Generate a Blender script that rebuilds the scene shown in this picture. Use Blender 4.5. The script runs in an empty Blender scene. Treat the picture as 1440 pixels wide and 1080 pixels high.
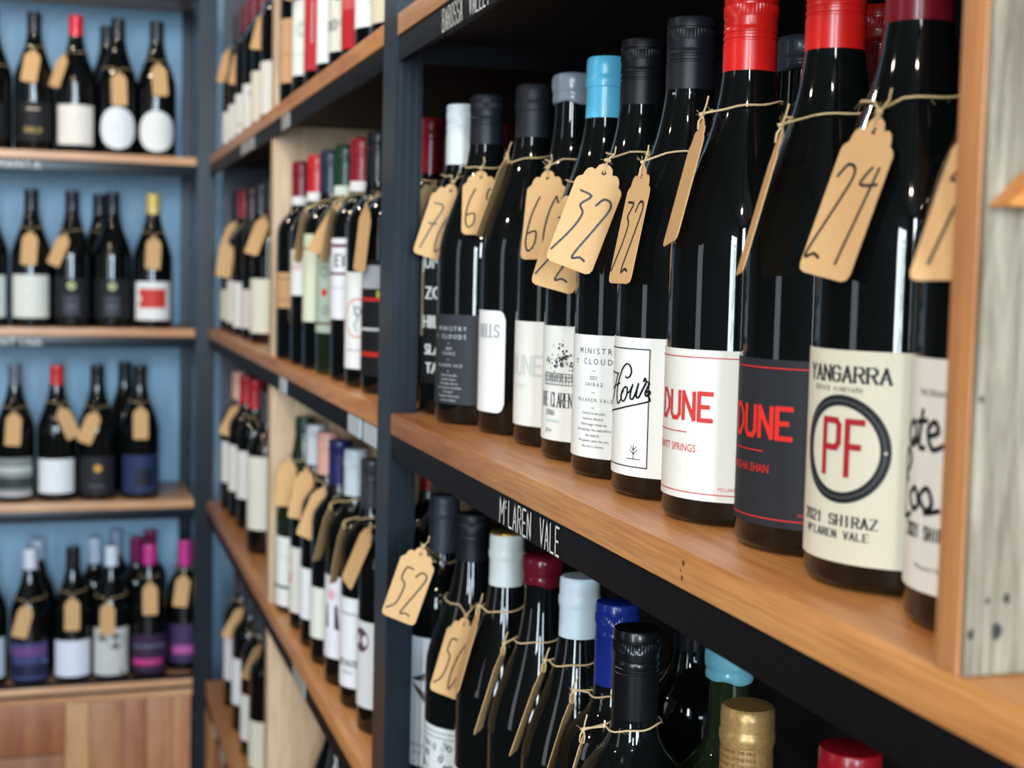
import bpy, bmesh, math, random
from mathutils import Vector, Matrix
C = bpy.context.scene.collection
SC = bpy.context.scene
rnd = random.Random(7)
PI = math.pi
rad = math.radians

# ------------------------------------------------------------------ camera
cam = bpy.data.cameras.new('camera')
camo = bpy.data.objects.new('camera', cam)
C.objects.link(camo)
yaw, pitch, roll = 0.310817575, 0.0693055434, 0.0236233179
r_ = Vector((math.cos(yaw), -math.sin(yaw), 0)); f_ = Vector((math.sin(yaw), math.cos(yaw), 0)); u_ = Vector((0, 0, 1))
f2 = f_*math.cos(pitch)-u_*math.sin(pitch); u2 = u_*math.cos(pitch)+f_*math.sin(pitch)
r3 = r_*math.cos(roll)+u2*math.sin(roll); u3 = u2*math.cos(roll)-r_*math.sin(roll)
camo.matrix_world = Matrix(((r3.x, u3.x, -f2.x, 0), (r3.y, u3.y, -f2.y, 0), (r3.z, u3.z, -f2.z, 0), (0, 0, 0, 1)))
cam.sensor_width = 36; cam.lens = 1950/1440*36; cam.shift_y = -20/1440
cam.clip_start = 0.02; cam.clip_end = 50
cam.dof.use_dof = True; cam.dof.focus_distance = 0.86; cam.dof.aperture_fstop = 8.3
SC.camera = camo

# ------------------------------------------------------------------ world, lights, exposure
w = bpy.data.worlds.new('world'); SC.world = w; w.use_nodes = True
bg = w.node_tree.nodes['Background']; bg.inputs[0].default_value = (0.45, 0.62, 0.9, 1); bg.inputs[1].default_value = 0.6
SC.view_settings.view_transform = 'Standard'; SC.view_settings.look = 'None'
SC.view_settings.gamma = 1; SC.view_settings.use_curve_mapping = False
SC.view_settings.exposure = -0.06

def area(name, loc, direction, sx, sy, radiance, col, spread=None):
    l = bpy.data.lights.new(name, 'AREA'); l.shape = 'RECTANGLE'; l.size = sx; l.size_y = sy
    l.energy = radiance*PI*sx*sy; l.color = col
    if spread: l.spread = spread
    o = bpy.data.objects.new(name, l); C.objects.link(o)
    o.location = loc
    o.rotation_euler = Vector(direction).to_track_quat('-Z', 'Y').to_euler()
    return o
# daylight through the shop windows (left wall and the wall behind the camera)
area('window_daylight', (-2.17, -2.15, 0.15), (1, 0, 0), 0.85, 1.9, 36, (0.78, 0.91, 1.0))
area('window_daylight', (-2.17, 0.95, 0.25), (1, 0, 0), 0.40, 1.5, 1.8, (0.95, 0.97, 1.0))
area('window_daylight', (1.21, -3.17, 0.62), (0, 1, 0), 1.5, 1.4, 16, (0.66, 0.85, 1.0))
area('window_daylight', (-.20, -3.17, .58), (0, 1, 0), .78, 2.0, 46, (0.66, 0.84, 1.0))
area('window_daylight', (-1.6, -3.17, 1.2), (0, 1, 0), .30, 1.5, 46, (0.9, 0.96, 1.0))
def bulb(loc, watts):
    l = bpy.data.lights.new('spot_lamp_light', 'POINT'); l.energy = watts; l.shadow_soft_size = .03; l.color = (1.0, .85, .66)
    o = bpy.data.objects.new('spot_lamp_light', l); C.objects.link(o); o.location = loc
LAMPS = [(-.55, -.75), (-.55, .55), (-.45, 1.75), (-1.5, 1.2), (-.6, 2.6)]
for x, y in LAMPS: bulb((x, y, 1.16), 18)

# ------------------------------------------------------------------ materials
MC = {}
def mat(name, col, rough=0.5, metal=0.0, spec=0.5, coat=0.0, noise=0, bump=0, nscale=60, trans=0):
    if name in MC: return MC[name]
    m = bpy.data.materials.new(name); m.use_nodes = True; nt = m.node_tree
    b = nt.nodes['Principled BSDF']
    b.inputs['Base Color'].default_value = (*col, 1); b.inputs['Roughness'].default_value = rough
    b.inputs['Metallic'].default_value = metal; b.inputs['Specular IOR Level'].default_value = spec
    b.inputs['Coat Weight'].default_value = coat; b.inputs['Transmission Weight'].default_value = trans
    tc = nt.nodes.new('ShaderNodeTexCoord'); n = nt.nodes.new('ShaderNodeTexNoise')
    n.inputs['Scale'].default_value = nscale; n.inputs['Detail'].default_value = 5
    nt.links.new(tc.outputs['Object'], n.inputs['Vector'])
    mx = nt.nodes.new('ShaderNodeMix'); mx.data_type = 'RGBA'
    k = noise
    mx.inputs['A'].default_value = (*[c*(1-k) for c in col], 1); mx.inputs['B'].default_value = (*[min(1, c*(1+k)) for c in col], 1)
    nt.links.new(n.outputs['Fac'], mx.inputs['Factor']); nt.links.new(mx.outputs['Result'], b.inputs['Base Color'])
    if bump:
        bp = nt.nodes.new('ShaderNodeBump'); bp.inputs['Strength'].default_value = bump; bp.inputs['Distance'].default_value = 0.002
        nt.links.new(n.outputs['Fac'], bp.inputs['Height']); nt.links.new(bp.outputs['Normal'], b.inputs['Normal'])
    MC[name] = m
    return m

def srgb(r, g, b):
    f = lambda c: (c/255/12.92) if c/255 <= 0.04045 else ((c/255+0.055)/1.055)**2.4
    return (f(r), f(g), f(b))

def wood(name, light, dark, axis='Y', sc=1.0, rough=0.42, knots=False, coat=0.0):
    if name in MC: return MC[name]
    m = bpy.data.materials.new(name); m.use_nodes = True; nt = m.node_tree; N = nt.nodes; Lk = nt.links
    b = N['Principled BSDF']; b.inputs['Roughness'].default_value = rough; b.inputs['Coat Weight'].default_value = coat
    b.inputs['Coat Roughness'].default_value = 0.25
    tc = N.new('ShaderNodeTexCoord'); mp = N.new('ShaderNodeMapping')
    s = [14*sc, 14*sc, 14*sc]; s['XYZ'.index(axis)] = 1.1*sc
    mp.inputs['Scale'].default_value = s
    Lk.new(tc.outputs['Object'], mp.inputs['Vector'])
    n1 = N.new('ShaderNodeTexNoise'); n1.inputs['Scale'].default_value = 2.2; n1.inputs['Detail'].default_value = 9; n1.inputs['Roughness'].default_value = 0.62
    n1.inputs['Distortion'].default_value = 0.6
    Lk.new(mp.outputs['Vector'], n1.inputs['Vector'])
    mp2 = N.new('ShaderNodeMapping'); s2 = [160*sc]*3; s2['XYZ'.index(axis)] = 5*sc; mp2.inputs['Scale'].default_value = s2
    Lk.new(tc.outputs['Object'], mp2.inputs['Vector'])
    n2 = N.new('ShaderNodeTexNoise'); n2.inputs['Scale'].default_value = 3; n2.inputs['Detail'].default_value = 4
    Lk.new(mp2.outputs['Vector'], n2.inputs['Vector'])
    cr = N.new('ShaderNodeValToRGB'); cr.color_ramp.elements[0].position = 0.3; cr.color_ramp.elements[1].position = 0.7
    cr.color_ramp.elements[0].color = (*dark, 1); cr.color_ramp.elements[1].color = (*light, 1)
    Lk.new(n1.outputs['Fac'], cr.inputs['Fac'])
    mx = N.new('ShaderNodeMix'); mx.data_type = 'RGBA'; mx.blend_type = 'MULTIPLY'; mx.inputs['Factor'].default_value = 0.55
    cr2 = N.new('ShaderNodeValToRGB'); cr2.color_ramp.elements[0].position = 0.35; cr2.color_ramp.elements[1].position = 0.6
    cr2.color_ramp.elements[0].color = (0.55, 0.5, 0.45, 1); cr2.color_ramp.elements[1].color = (1, 1, 1, 1)
    Lk.new(n2.outputs['Fac'], cr2.inputs['Fac'])
    Lk.new(cr.outputs['Color'], mx.inputs['A']); Lk.new(cr2.outputs['Color'], mx.inputs['B'])
    out = mx.outputs['Result']
    if knots:
        v = N.new('ShaderNodeTexVoronoi'); v.inputs['Scale'].default_value = 1.0; v.inputs['Randomness'].default_value = 1.0
        mp3 = N.new('ShaderNodeMapping'); s3 = [26, 26, 26]; s3['XYZ'.index(axis)] = 11; mp3.inputs['Scale'].default_value = s3
        Lk.new(tc.outputs['Object'], mp3.inputs['Vector']); Lk.new(mp3.outputs['Vector'], v.inputs['Vector'])
        cr3 = N.new('ShaderNodeValToRGB'); cr3.color_ramp.elements[0].position = 0.10; cr3.color_ramp.elements[1].position = 0.20
        cr3.color_ramp.elements[0].color = (0.05, 0.04, 0.035, 1); cr3.color_ramp.elements[1].color = (1, 1, 1, 1)
        Lk.new(v.outputs['Distance'], cr3.inputs['Fac'])
        m4 = N.new('ShaderNodeMix'); m4.data_type = 'RGBA'; m4.blend_type = 'MULTIPLY'; m4.inputs['Factor'].default_value = 1 if knots is True else knots
        Lk.new(out, m4.inputs['A']); Lk.new(cr3.outputs['Color'], m4.inputs['B']); out = m4.outputs['Result']
    Lk.new(out, b.inputs['Base Color'])
    bp = N.new('ShaderNodeBump'); bp.inputs['Strength'].default_value = 0.25; bp.inputs['Distance'].default_value = 0.001
    Lk.new(n2.outputs['Fac'], bp.inputs['Height']); Lk.new(bp.outputs['Normal'], b.inputs['Normal'])
    MC[name] = m
    return m

W_SHELF = wood('oiled_shelf_wood', srgb(234, 168, 100), srgb(186, 108, 52), 'Y', coat=0.25)
W_SHELFX = wood('oiled_shelf_wood_cross', srgb(236, 186, 140), srgb(204, 142, 96), 'X', coat=0.15)
W_EDGE = wood('divider_edge_wood', srgb(214, 150, 94), srgb(168, 104, 60), 'Z')
W_PALE = wood('pale_divider_wood', srgb(224, 194, 158), srgb(200, 164, 128), 'Z', rough=0.6)
W_GREY = wood('weathered_grey_wood', srgb(164, 152, 130), srgb(82, 66, 48), 'Z', sc=4.5, rough=0.85)
W_PLANK = [wood('cabinet_plank_%d' % i, a, b, 'Z', coat=0.1) for i, (a, b) in enumerate([
    (srgb(176, 116, 76), srgb(140, 84, 52)), (srgb(222, 172, 118), srgb(196, 140, 86)), (srgb(196, 138, 92), srgb(164, 104, 64)),
    (srgb(186, 118, 76), srgb(150, 88, 54)), (srgb(200, 140, 94), srgb(176, 112, 72))])]
METAL = mat('black_powder_coated_steel', (0.005, 0.005, 0.006), 0.5, 0, 0.14, noise=0.2, bump=0.08, nscale=220)
METALG = mat('black_steel_post_paint', (0.006, 0.010, 0.016), 0.30, 0, 0.32, coat=0.0, noise=0.2, nscale=90)
DARK = mat('dark_back_panel', (0.012, 0.011, 0.011), 0.7, noise=0.2)
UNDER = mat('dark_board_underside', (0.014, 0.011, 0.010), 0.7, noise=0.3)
GLASS = mat('dark_bottle_glass', (0.003, 0.004, 0.004), 0.045, 0, 0.55, coat=0.0, noise=0.2, nscale=20)
GLASSG = mat('green_bottle_glass', (0.012, 0.02, 0.008), 0.05, 0, 0.55, noise=0.2, nscale=20)
CLEAR = mat('clear_sage_glass', (0.25, 0.33, 0.25), 0.08, 0, 0.5, noise=0.1, nscale=20)
KRAFT = mat('kraft_card', srgb(210, 166, 116), 0.85, 0, 0.2, noise=0.10, bump=0.1, nscale=900)
KRAFTD = mat('shaded_kraft_card', srgb(176, 134, 98), 0.85, 0, 0.2, noise=0.12, bump=0.1, nscale=900)
TWINE = mat('jute_twine', srgb(206, 176, 132), 0.9, 0, 0.2, noise=0.35, nscale=1500)
INK = mat('marker_ink', (0.022, 0.013, 0.010), 0.5, noise=0.2)
CHALK = mat('white_paint_pen', srgb(235, 235, 230), 0.7, noise=0.1, nscale=400)
def paper(col, name=None):
    return mat(name or 'label_paper_%02x%02x%02x' % tuple(col), srgb(*col), 0.62, 0, 0.3, noise=0.035, bump=0.03, nscale=700)
def paint(col):
    return mat('print_ink_%02x%02x%02x' % tuple(col), srgb(*col), 0.55, 0, 0.3, noise=0.03, nscale=300)
def capm(col, rough=0.3, metal=0.0, spec=0.5):
    return mat('cap_%02x%02x%02x_%d' % (*col, int(rough*100)), srgb(*col), rough, metal, spec if sum(col) > 240 else .32, coat=0.15 if rough < 0.35 else 0, noise=0.05, nscale=150)

# ------------------------------------------------------------------ mesh helpers
def link(name, me, m, parent=None, loc=None, rz=None, label=None):
    o = bpy.data.objects.new(name, me)
    if m is not None and len(me.materials) == 0: me.materials.append(m)
    C.objects.link(o)
    if parent: o.parent = parent
    if loc: o.location = loc
    if rz is not None: o.rotation_euler = (0, 0, rz)
    if label: o['label'] = label
    return o

def from_bm(bm, name, smooth=False, angle=35):
    me = bpy.data.meshes.new(name); bm.to_mesh(me); bm.free()
    if smooth:
        me.polygons.foreach_set('use_smooth', [True]*len(me.polygons))
        me.set_sharp_from_angle(angle=rad(angle))
    return me

def box_bm(bm, x0, x1, y0, y1, z0, z1):
    v = [bm.verts.new(p) for p in ((x0, y0, z0), (x1, y0, z0), (x1, y1, z0), (x0, y1, z0), (x0, y0, z1), (x1, y0, z1), (x1, y1, z1), (x0, y1, z1))]
    for f in ((0, 3, 2, 1), (4, 5, 6, 7), (0, 1, 5, 4), (1, 2, 6, 5), (2, 3, 7, 6), (3, 0, 4, 7)): bm.faces.new([v[i] for i in f])

def boxes(name, bl, m, parent=None, bev=0.0, label=None):
    bm = bmesh.new()
    for b in bl: box_bm(bm, *b)
    if bev:
        bmesh.ops.bevel(bm, geom=list(bm.edges), offset=bev, segments=2, affect='EDGES', profile=0.6)
    me = from_bm(bm, name, smooth=bool(bev), angle=50)
    return link(name, me, m, parent, label=label)

def lathe(name, prof, seg=48, knurl=None, wob=None):
    """prof: list of (z, r). knurl: (z0, z1, n, depth)."""
    bm = bmesh.new(); rings = []
    for z, r in prof:
        if r < 1e-6:
            rings.append([bm.verts.new((0, 0, z))]); continue
        ring = []
        for i in range(seg):
            a = 2*PI*i/seg; rr = r; zz = z
            if knurl and knurl[0] <= z <= knurl[1]: rr = r - (knurl[2] if i % 2 else 0)
            if wob: rr += wob[0]*math.sin(3*a+z*90)*0.5+wob[0]*math.sin(7*a+1.3)*0.5; zz += wob[1](a, z) if wob[1] else 0
            ring.append(bm.verts.new((rr*math.cos(a), rr*math.sin(a), zz)))
        rings.append(ring)
    for a, b in zip(rings[:-1], rings[1:]):
        if len(a) == 1 and len(b) > 1:
            for i in range(seg): bm.faces.new((a[0], b[(i+1) % seg], b[i]))
        elif len(b) == 1 and len(a) > 1:
            for i in range(seg): bm.faces.new((a[i], a[(i+1) % seg], b[0]))
        elif len(a) > 1:
            for i in range(seg):
                j = (i+1) % seg; bm.faces.new((a[i], a[j], b[j], b[i]))
    bmesh.ops.recalc_face_normals(bm, faces=bm.faces)
    return from_bm(bm, name, True, 40)

def smooth_prof(p, n=4):
    """Catmull-Rom through the control profile"""
    out = []
    for i in range(len(p)-1):
        p0 = p[max(i-1, 0)]; p1 = p[i]; p2 = p[i+1]; p3 = p[min(i+2, len(p)-1)]
        for k in range(n):
            t = k/n
            out.append(tuple(0.5*((2*p1[j])+(-p0[j]+p2[j])*t+(2*p0[j]-5*p1[j]+4*p2[j]-p3[j])*t*t+(-p0[j]+3*p1[j]-3*p2[j]+p3[j])*t**3) for j in (0, 1)))
    out.append(p[-1]); return out

PROF = {
 'burg': [(0.150, .043), (.165, .0418), (.185, .0365), (.205, .029), (.225, .0218), (.24, .018), (.255, .0157), (.27, .0147), (.30, .0143)],
 'bord': [(0.185, .0375), (.196, .0368), (.207, .0335), (.217, .0265), (.226, .0195), (.238, .0158), (.26, .0147), (.30, .0143)],
 'champ': [(0.14, .043), (.16, .042), (.18, .0375), (.21, .030), (.24, .0215), (.265, .0165), (.285, .015), (.30, .0148)]}
BASE = {'burg': .043, 'bord': .0375, 'champ': .043}
def radius(kind, z):
    P = [(0, BASE[kind])]+PROF[kind]
    for a, b in zip(P[:-1], P[1:]):
        if a[0] <= z <= b[0]: return a[1]+(b[1]-a[1])*(z-a[0])/(b[0]-a[0])
    return P[-1][1]
MESH = {}
def body_mesh(kind, seg):
    k = (kind, seg)
    if k not in MESH:
        R = BASE[kind]
        p = [(0.006, 0), (0.003, R*.55), (0.0, R*.8), (0.0, R-.004), (0.0012, R-.0015), (0.004, R), (0.08, R)]+smooth_prof(PROF[kind], 4)+[(.3005, .012), (.301, 0)]
        MESH[k] = lathe('bottle_glass_'+kind, p, seg)
    return MESH[k]
def cap_mesh(kind, seg):
    k = ('cap', kind, seg)
    if k in MESH: return MESH[k]
    if kind == 'screw':
        p = [(0, .0148), (0, .0155), (.030, .0155), (.0305, .0150), (.0315, .0150), (.032, .0156), (.0335, .0156), (.034, .0150), (.035, .0150), (.0355, .0156),
             (.038, .0155), (.0385, .0151), (.040, .0155), (.042, .0151), (.0437, .0156), (.0440, .01575), (.0505, .01575), (.0508, .0152), (.0518, .0152), (.0522, .0157), (.0570, .0156), (.0583, .0150), (.0588, .013), (.0588, 0)]
        MESH[k] = lathe('screw_cap', p, 96 if seg > 40 else seg, knurl=(.0439, .0506, .0005) if seg > 40 else None)
    elif kind == 'foil':
        p = [(0, .0150), (0, .0157), (.036, .0152), (.0365, .0158), (.0395, .0163), (.0435, .0163), (.0445, .0157), (.046, .0156), (.052, .0157), (.0575, .0154), (.0590, .0140), (.0592, .006), (.0590, 0)]
        MESH[k] = lathe('foil_capsule', p, seg)
    elif kind == 'wax':
        p = smooth_prof([(0, .0152), (0.0008, .0165), (.004, .0171), (.0085, .0168), (.0115, .0178), (.019, .0181), (.0235, .0168), (.0255, .011)], 3)+[(.0258, 0)]
        dr = lambda a, z: (0.0012*math.sin(2*a+.5)+.0006*math.sin(5*a)) if z < .006 else 0
        MESH[k] = lathe('wax_seal', p, seg, wob=(.0003, dr))
    elif kind == 'band':
        MESH[k] = lathe('neck_band', [(0, .0150), (0, .0162), (.014, .0159), (.014, .0150)], seg)
    return MESH[k]
CAPZ = {'screw': .2435, 'foil': .2435, 'wax': .277}

# ------------------------------------------------------------------ flat printing
GL = {'A': "00 26 40|12 32", 'B': "00 06 36 45 44 33 03|33 42 41 30 00", 'C': "45 36 16 05 01 10 30 41", 'D': "00 06 26 44 42 20 00",
 'E': "46 06 00 40|03 33", 'F': "46 06 00|03 33", 'G': "45 36 16 05 01 10 30 41 43 23", 'H': "00 06|40 46|03 43", 'I': "20 26", 'J': "46 41 30 10 01",
 'K': "00 06|46 02|13 40", 'L': "06 00 40", 'M': "00 06 22 46 40", 'N': "00 06 40 46", 'O': "16 05 01 10 30 41 45 36 16", 'P': "00 06 36 45 44 33 03",
 'Q': "16 05 01 10 30 41 45 36 16|22 40", 'R': "00 06 36 45 44 33 03|23 40", 'S': "45 36 16 05 04 13 33 42 41 30 10 01", 'T': "06 46|26 20",
 'U': "06 01 10 30 41 46", 'V': "06 20 46", 'W': "06 10 24 30 46", 'X': "00 46|06 40", 'Y': "06 23 46|23 20", 'Z': "06 46 00 40",
 '0': "16 05 01 10 30 41 45 36 16", '1': "15 26 20", '2': "05 16 36 45 44 00 40", '4': "30 36 02 42", '6': "36 16 05 01 10 30 41 42 33 13 02", '-': "13 33", ' ': "", 'c': "26 16 15 14 24"}
HAND = {'2': [[(0, .86), (.3, .99), (.75, .97), (.85, .84), (.5, .5), (0, .03), (.45, .05), (.8, .02)]], '4': [[(.35, 1), (.05, .82), (.95, .84)], [(.72, 1), (.5, 0)]],
 '3': [[(.1, 1), (.85, .97), (.45, .8), (.8, .68), (.6, .4), (.0, .02)]], '0': [[(.5, 1), (.15, .7), (.05, .3), (.35, .0), (.75, .3), (.85, .75), (.55, 1)]],
 '5': [[(.9, 1), (.35, .99), (.3, .74), (.75, .62), (.7, .2), (.1, .02)]], '6': [[(.6, 1), (.2, .65), (.1, .2), (.4, .0), (.8, .12), (.75, .36), (.15, .32)]],
 '7': [[(.05, 1), (.9, .97), (.6, .5), (.35, 0)], [(.25, .55), (.9, .58)]], '8': [[(.8, .9), (.4, 1), (.2, .8), (.7, .4), (.5, .02), (.1, .2), (.8, .85)]]}
_tc = {}
def bfont(s):
    if s in _tc: return _tc[s]
    cu = bpy.data.curves.new('t', 'FONT'); cu.body = s; cu.size = 1; cu.align_x = 'CENTER'; cu.resolution_u = 2
    o = bpy.data.objects.new('t', cu); C.objects.link(o)
    dg = bpy.context.evaluated_depsgraph_get(); me = o.evaluated_get(dg).to_mesh()
    vs = [(v.co.x, v.co.y) for v in me.vertices]; fs = [tuple(p.vertices) for p in me.polygons]
    o.evaluated_get(dg).to_mesh_clear(); bpy.data.objects.remove(o); bpy.data.curves.remove(cu)
    _tc[s] = (vs, fs); return _tc[s]

class Print:
    """flat print collected in label coordinates (s right, z up), metres"""
    def __init__(self): self.v = []; self.f = []; self.m = []; self.mats = []; self.layer = []
    def mi(self, col):
        m = paint(col) if not isinstance(col, bpy.types.Material) else col
        if m not in self.mats: self.mats.append(m)
        return self.mats.index(m)
    def poly(self, pts, col, ly=0):
        n = len(self.v); self.v += [(p[0], p[1], ly) for p in pts]; self.f.append(tuple(range(n, n+len(pts)))); self.m.append(self.mi(col))
    def seg(self, a, b, w, col, ly=0, ext=.35):
        dx, dz = b[0]-a[0], b[1]-a[1]; L = math.hypot(dx, dz)
        if L < 1e-7: return
        ux, uz = dx/L, dz/L; e = w*ext; a = (a[0]-ux*e, a[1]-uz*e); b = (b[0]+ux*e, b[1]+uz*e)
        n = max(1, int(abs(b[0]-a[0])/.004)+1); nx, nz = -uz*w/2, ux*w/2
        for i in range(n):
            p = (a[0]+(b[0]-a[0])*i/n, a[1]+(b[1]-a[1])*i/n); q = (a[0]+(b[0]-a[0])*(i+1)/n, a[1]+(b[1]-a[1])*(i+1)/n)
            self.poly([(p[0]-nx, p[1]-nz), (q[0]-nx, q[1]-nz), (q[0]+nx, q[1]+nz), (p[0]+nx, p[1]+nz)], col, ly)
    def path(self, pts, w, col, ly=0):
        for a, b in zip(pts[:-1], pts[1:]): self.seg(a, b, w, col, ly)
    def curve(self, pts, w, col, ly=0, n=5, taper=False):
        sp = smooth_prof(pts, n); N = len(sp)
        for i, (a, b) in enumerate(zip(sp[:-1], sp[1:])):
            self.seg(a, b, w*(0.55+0.45*abs(b[1]-a[1])/max(1e-9, math.hypot(b[0]-a[0], b[1]-a[1]))) if taper else w, col, ly)
    def rect(self, s0, s1, z0, z1, col, ly=0):
        n = max(1, int((s1-s0)/.004)+1)
        for i in range(n):
            a = s0+(s1-s0)*i/n; b = s0+(s1-s0)*(i+1)/n; self.poly([(a, z0), (b, z0), (b, z1), (a, z1)], col, ly)
    def ring(self, s, z, r0, r1, col, ly=0, n=40, a0=0, a1=2*PI, sx=1):
        for i in range(n):
            a = a0+(a1-a0)*i/n; b = a0+(a1-a0)*(i+1)/n
            if r0 > 0: self.poly([(s+sx*r0*math.cos(a), z+r0*math.sin(a)), (s+sx*r1*math.cos(a), z+r1*math.sin(a)), (s+sx*r1*math.cos(b), z+r1*math.sin(b)), (s+sx*r0*math.cos(b), z+r0*math.sin(b))], col, ly)
            else: self.poly([(s, z), (s+sx*r1*math.cos(a), z+r1*math.sin(a)), (s+sx*r1*math.cos(b), z+r1*math.sin(b))], col, ly)
    def text(self, t, s, z, h, col, xs=1.0, ly=0, bold=0):
        vs, fs = bfont(t); k = h/0.70
        for d in ([0] if not bold else [-bold, 0, bold]):
            for f in fs: self.poly([(s+d+vs[i][0]*k*xs, z+vs[i][1]*k) for i in f], col, ly)
    def hand(self, t, s, z, h, wch, w, col, gap=1.35, serif=False, thin=1.0, ly=0, slope=0):
        """single-stroke capitals; s is the centre, z the baseline"""
        n = len(t); x = s-(n*wch*gap-wch*(gap-1))/2
        for ch in t:
            for st in GL.get(ch, '').split('|'):
                if not st: continue
                pts = [(x+int(p[0])/4*wch, z+(x-s)*slope+int(p[1])/6*h) for p in st.split()]
                for a, b in zip(pts[:-1], pts[1:]):
                    vert = abs(b[1]-a[1])/max(1e-9, math.hypot(b[0]-a[0], b[1]-a[1]))
                    self.seg(a, b, w*(thin+(1-thin)*vert), col, ly)
                if serif:
                    for p in (pts[0], pts[-1]):
                        self.seg((p[0]-wch*.16, p[1]), (p[0]+wch*.16, p[1]), w*.45, col, ly)
            x += wch*gap
    def finish(self, name, fn):
        me = bpy.data.meshes.new(name); me.from_pydata([fn(*p) for p in self.v], [], self.f)
        for m in self.mats: me.materials.append(m)
        me.polygons.foreach_set('material_index', self.m); me.update()
        return me

def label_part(root, kind, az, hw, z0, z1, col, shape='rect', draw=None, name='label', corner=.006, label=None, R=None):
    """paper label wrapped on the cylinder; az, hw in degrees"""
    R = R or BASE[kind]; half = rad(hw)*R; n = max(6, int(2*half/.0022)); a0 = rad(az)
    bm = bmesh.new(); cols = []
    for i in range(n+1):
        s = -half+2*half*i/n; lo, hi = z0, z1
        if shape == 'round': 
            h = math.sqrt(max(0, half*half-s*s)); zc = (z0+z1)/2; lo, hi = zc-max(h, 1e-4)*(z1-z0)/(2*half), zc+max(h, 1e-4)*(z1-z0)/(2*half)
        elif shape == 'rounded':
            d = corner-(half-abs(s))
            if d > 0: k = corner-math.sqrt(max(0, corner*corner-d*d)); lo += k; hi -= k
        a = a0+s/R
        cols.append([bm.verts.new(((R+q)*math.cos(a), (R+q)*math.sin(a), z)) for q, z in ((-.0002, lo), (.00035, lo), (.00035, hi), (-.0002, hi))])
    for p, q in zip(cols[:-1], cols[1:]):
        for k in range(3): bm.faces.new((p[k], q[k], q[k+1], p[k+1]))
    bm.faces.new(cols[0]); bm.faces.new(cols[-1][::-1])
    bmesh.ops.recalc_face_normals(bm, faces=bm.faces)
    me = from_bm(bm, name, True, 30)
    lab = link(name, me, paper(col), root, label=label)
    if draw:
        p = Print(); draw(p)
        if p.f: link('lettering', p.finish('lettering', lambda s, z, ly: ((R+.00065+.0003*ly)*math.cos(a0+s/R), (R+.00065+.0003*ly)*math.sin(a0+s/R), z)), None, lab)
    return lab

BOT = {}
def empty(name, loc, label, cat, group=None):
    o = bpy.data.objects.new(name, None); C.objects.link(o); o.location = loc; o.empty_display_size = .05
    o['label'] = label; o['category'] = cat
    if group: o['group'] = group
    return o

def bottle(key, x, y, zb, kind, cap, ccol, label, group, labels=(), glass=None, seg=32, caprough=.3, band=None, capdraw=None, scale=(1, 1, 1)):
    root = empty('wine_bottle', (x, y, zb+.0008), label, 'wine bottle', group); root.scale = scale
    b = link('glass_body', body_mesh(kind, seg), None, root)
    if glass: b.material_slots[0].link = 'OBJECT'; b.material_slots[0].material = glass
    BOT[key] = (x, y, zb, kind, seg)
    if cap:
        c = link({'screw': 'screw_cap', 'foil': 'foil_capsule', 'wax': 'wax_seal'}[cap], cap_mesh(cap, seg), None, root, loc=(0, 0, CAPZ[cap]))
        c.material_slots[0].link = 'OBJECT'
        c.material_slots[0].material = ccol if isinstance(ccol, bpy.types.Material) else capm(ccol, caprough)
        if capdraw:
            p = Print(); capdraw[1](p); a0 = rad(capdraw[0])
            link('lettering', p.finish('lettering', lambda s, z, ly: (.0159*math.cos(a0+s/.0159), .0159*math.sin(a0+s/.0159), z)), None, c)
    if band:
        b = link('neck_band', cap_mesh('band', seg), None, root, loc=(0, 0, .2345)); b.material_slots[0].link = 'OBJECT'; b.material_slots[0].material = paper(band)
    for L in labels: label_part(root, kind, **L)
    return root

def tube(bm, pts, r, seg=6):
    rings = []; up = Vector((0, 0, 1)); prev = None
    for i, p in enumerate(pts):
        t = (pts[min(i+1, len(pts)-1)]-pts[max(i-1, 0)]).normalized()
        a = t.cross(up if abs(t.z) < .95 else Vector((1, 0, 0))).normalized() if prev is None else (prev-t*prev.dot(t)).normalized()
        prev = a; b = t.cross(a)
        rings.append([bm.verts.new(p+(a*math.cos(2*PI*k/seg)+b*math.sin(2*PI*k/seg))*r) for k in range(seg)])
    for A, B in zip(rings[:-1], rings[1:]):
        for k in range(seg): bm.faces.new((A[k], A[(k+1) % seg], B[(k+1) % seg], B[k]))
    bm.faces.new(rings[0][::-1]); bm.faces.new(rings[-1])

TAGL = .068
def card_mesh(L=TAGL):
    k = ('card', L)
    if k in MESH: return MESH[k]
    half = [(0, .0062), (.0025, .0058), (.0048, .0040), (.0058, .0012), (.0064, .0004), (.0088, .0010), (.0110, -.0004), (.0124, -.0034), (.0127, -.0058),
            (.0136, -.0064), (.0154, -.0076), (.0165, -.0100), (.0165, -(L-.004)), (.0153, -(L-.0012)), (.0125, -L), (0, -L)]
    hole = [(.0016*math.sin(a), .0016*math.cos(a)) for a in [PI*i/6 for i in range(7)]]
    bm = bmesh.new(); V = {}
    def v(p):
        q = (round(p[0], 6), round(p[1], 6))
        if q not in V: V[q] = bm.verts.new((q[0], q[1], 0))
        return V[q]
    right = [v(p) for p in half]+[v(p) for p in hole[::-1]]
    left = [v((-p[0], p[1])) for p in half]+[v((-p[0], p[1])) for p in hole[::-1]]
    bm.faces.new(right[::-1]); bm.faces.new(left)
    ex = bmesh.ops.extrude_face_region(bm, geom=list(bm.faces))
    for e in ex['geom']:
        if isinstance(e, bmesh.types.BMVert): e.co.z = .0005
    bmesh.ops.recalc_face_normals(bm, faces=bm.faces)
    me = from_bm(bm, 'tag_card'); me.materials.append(KRAFT); MESH[k] = me; return me

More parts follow.
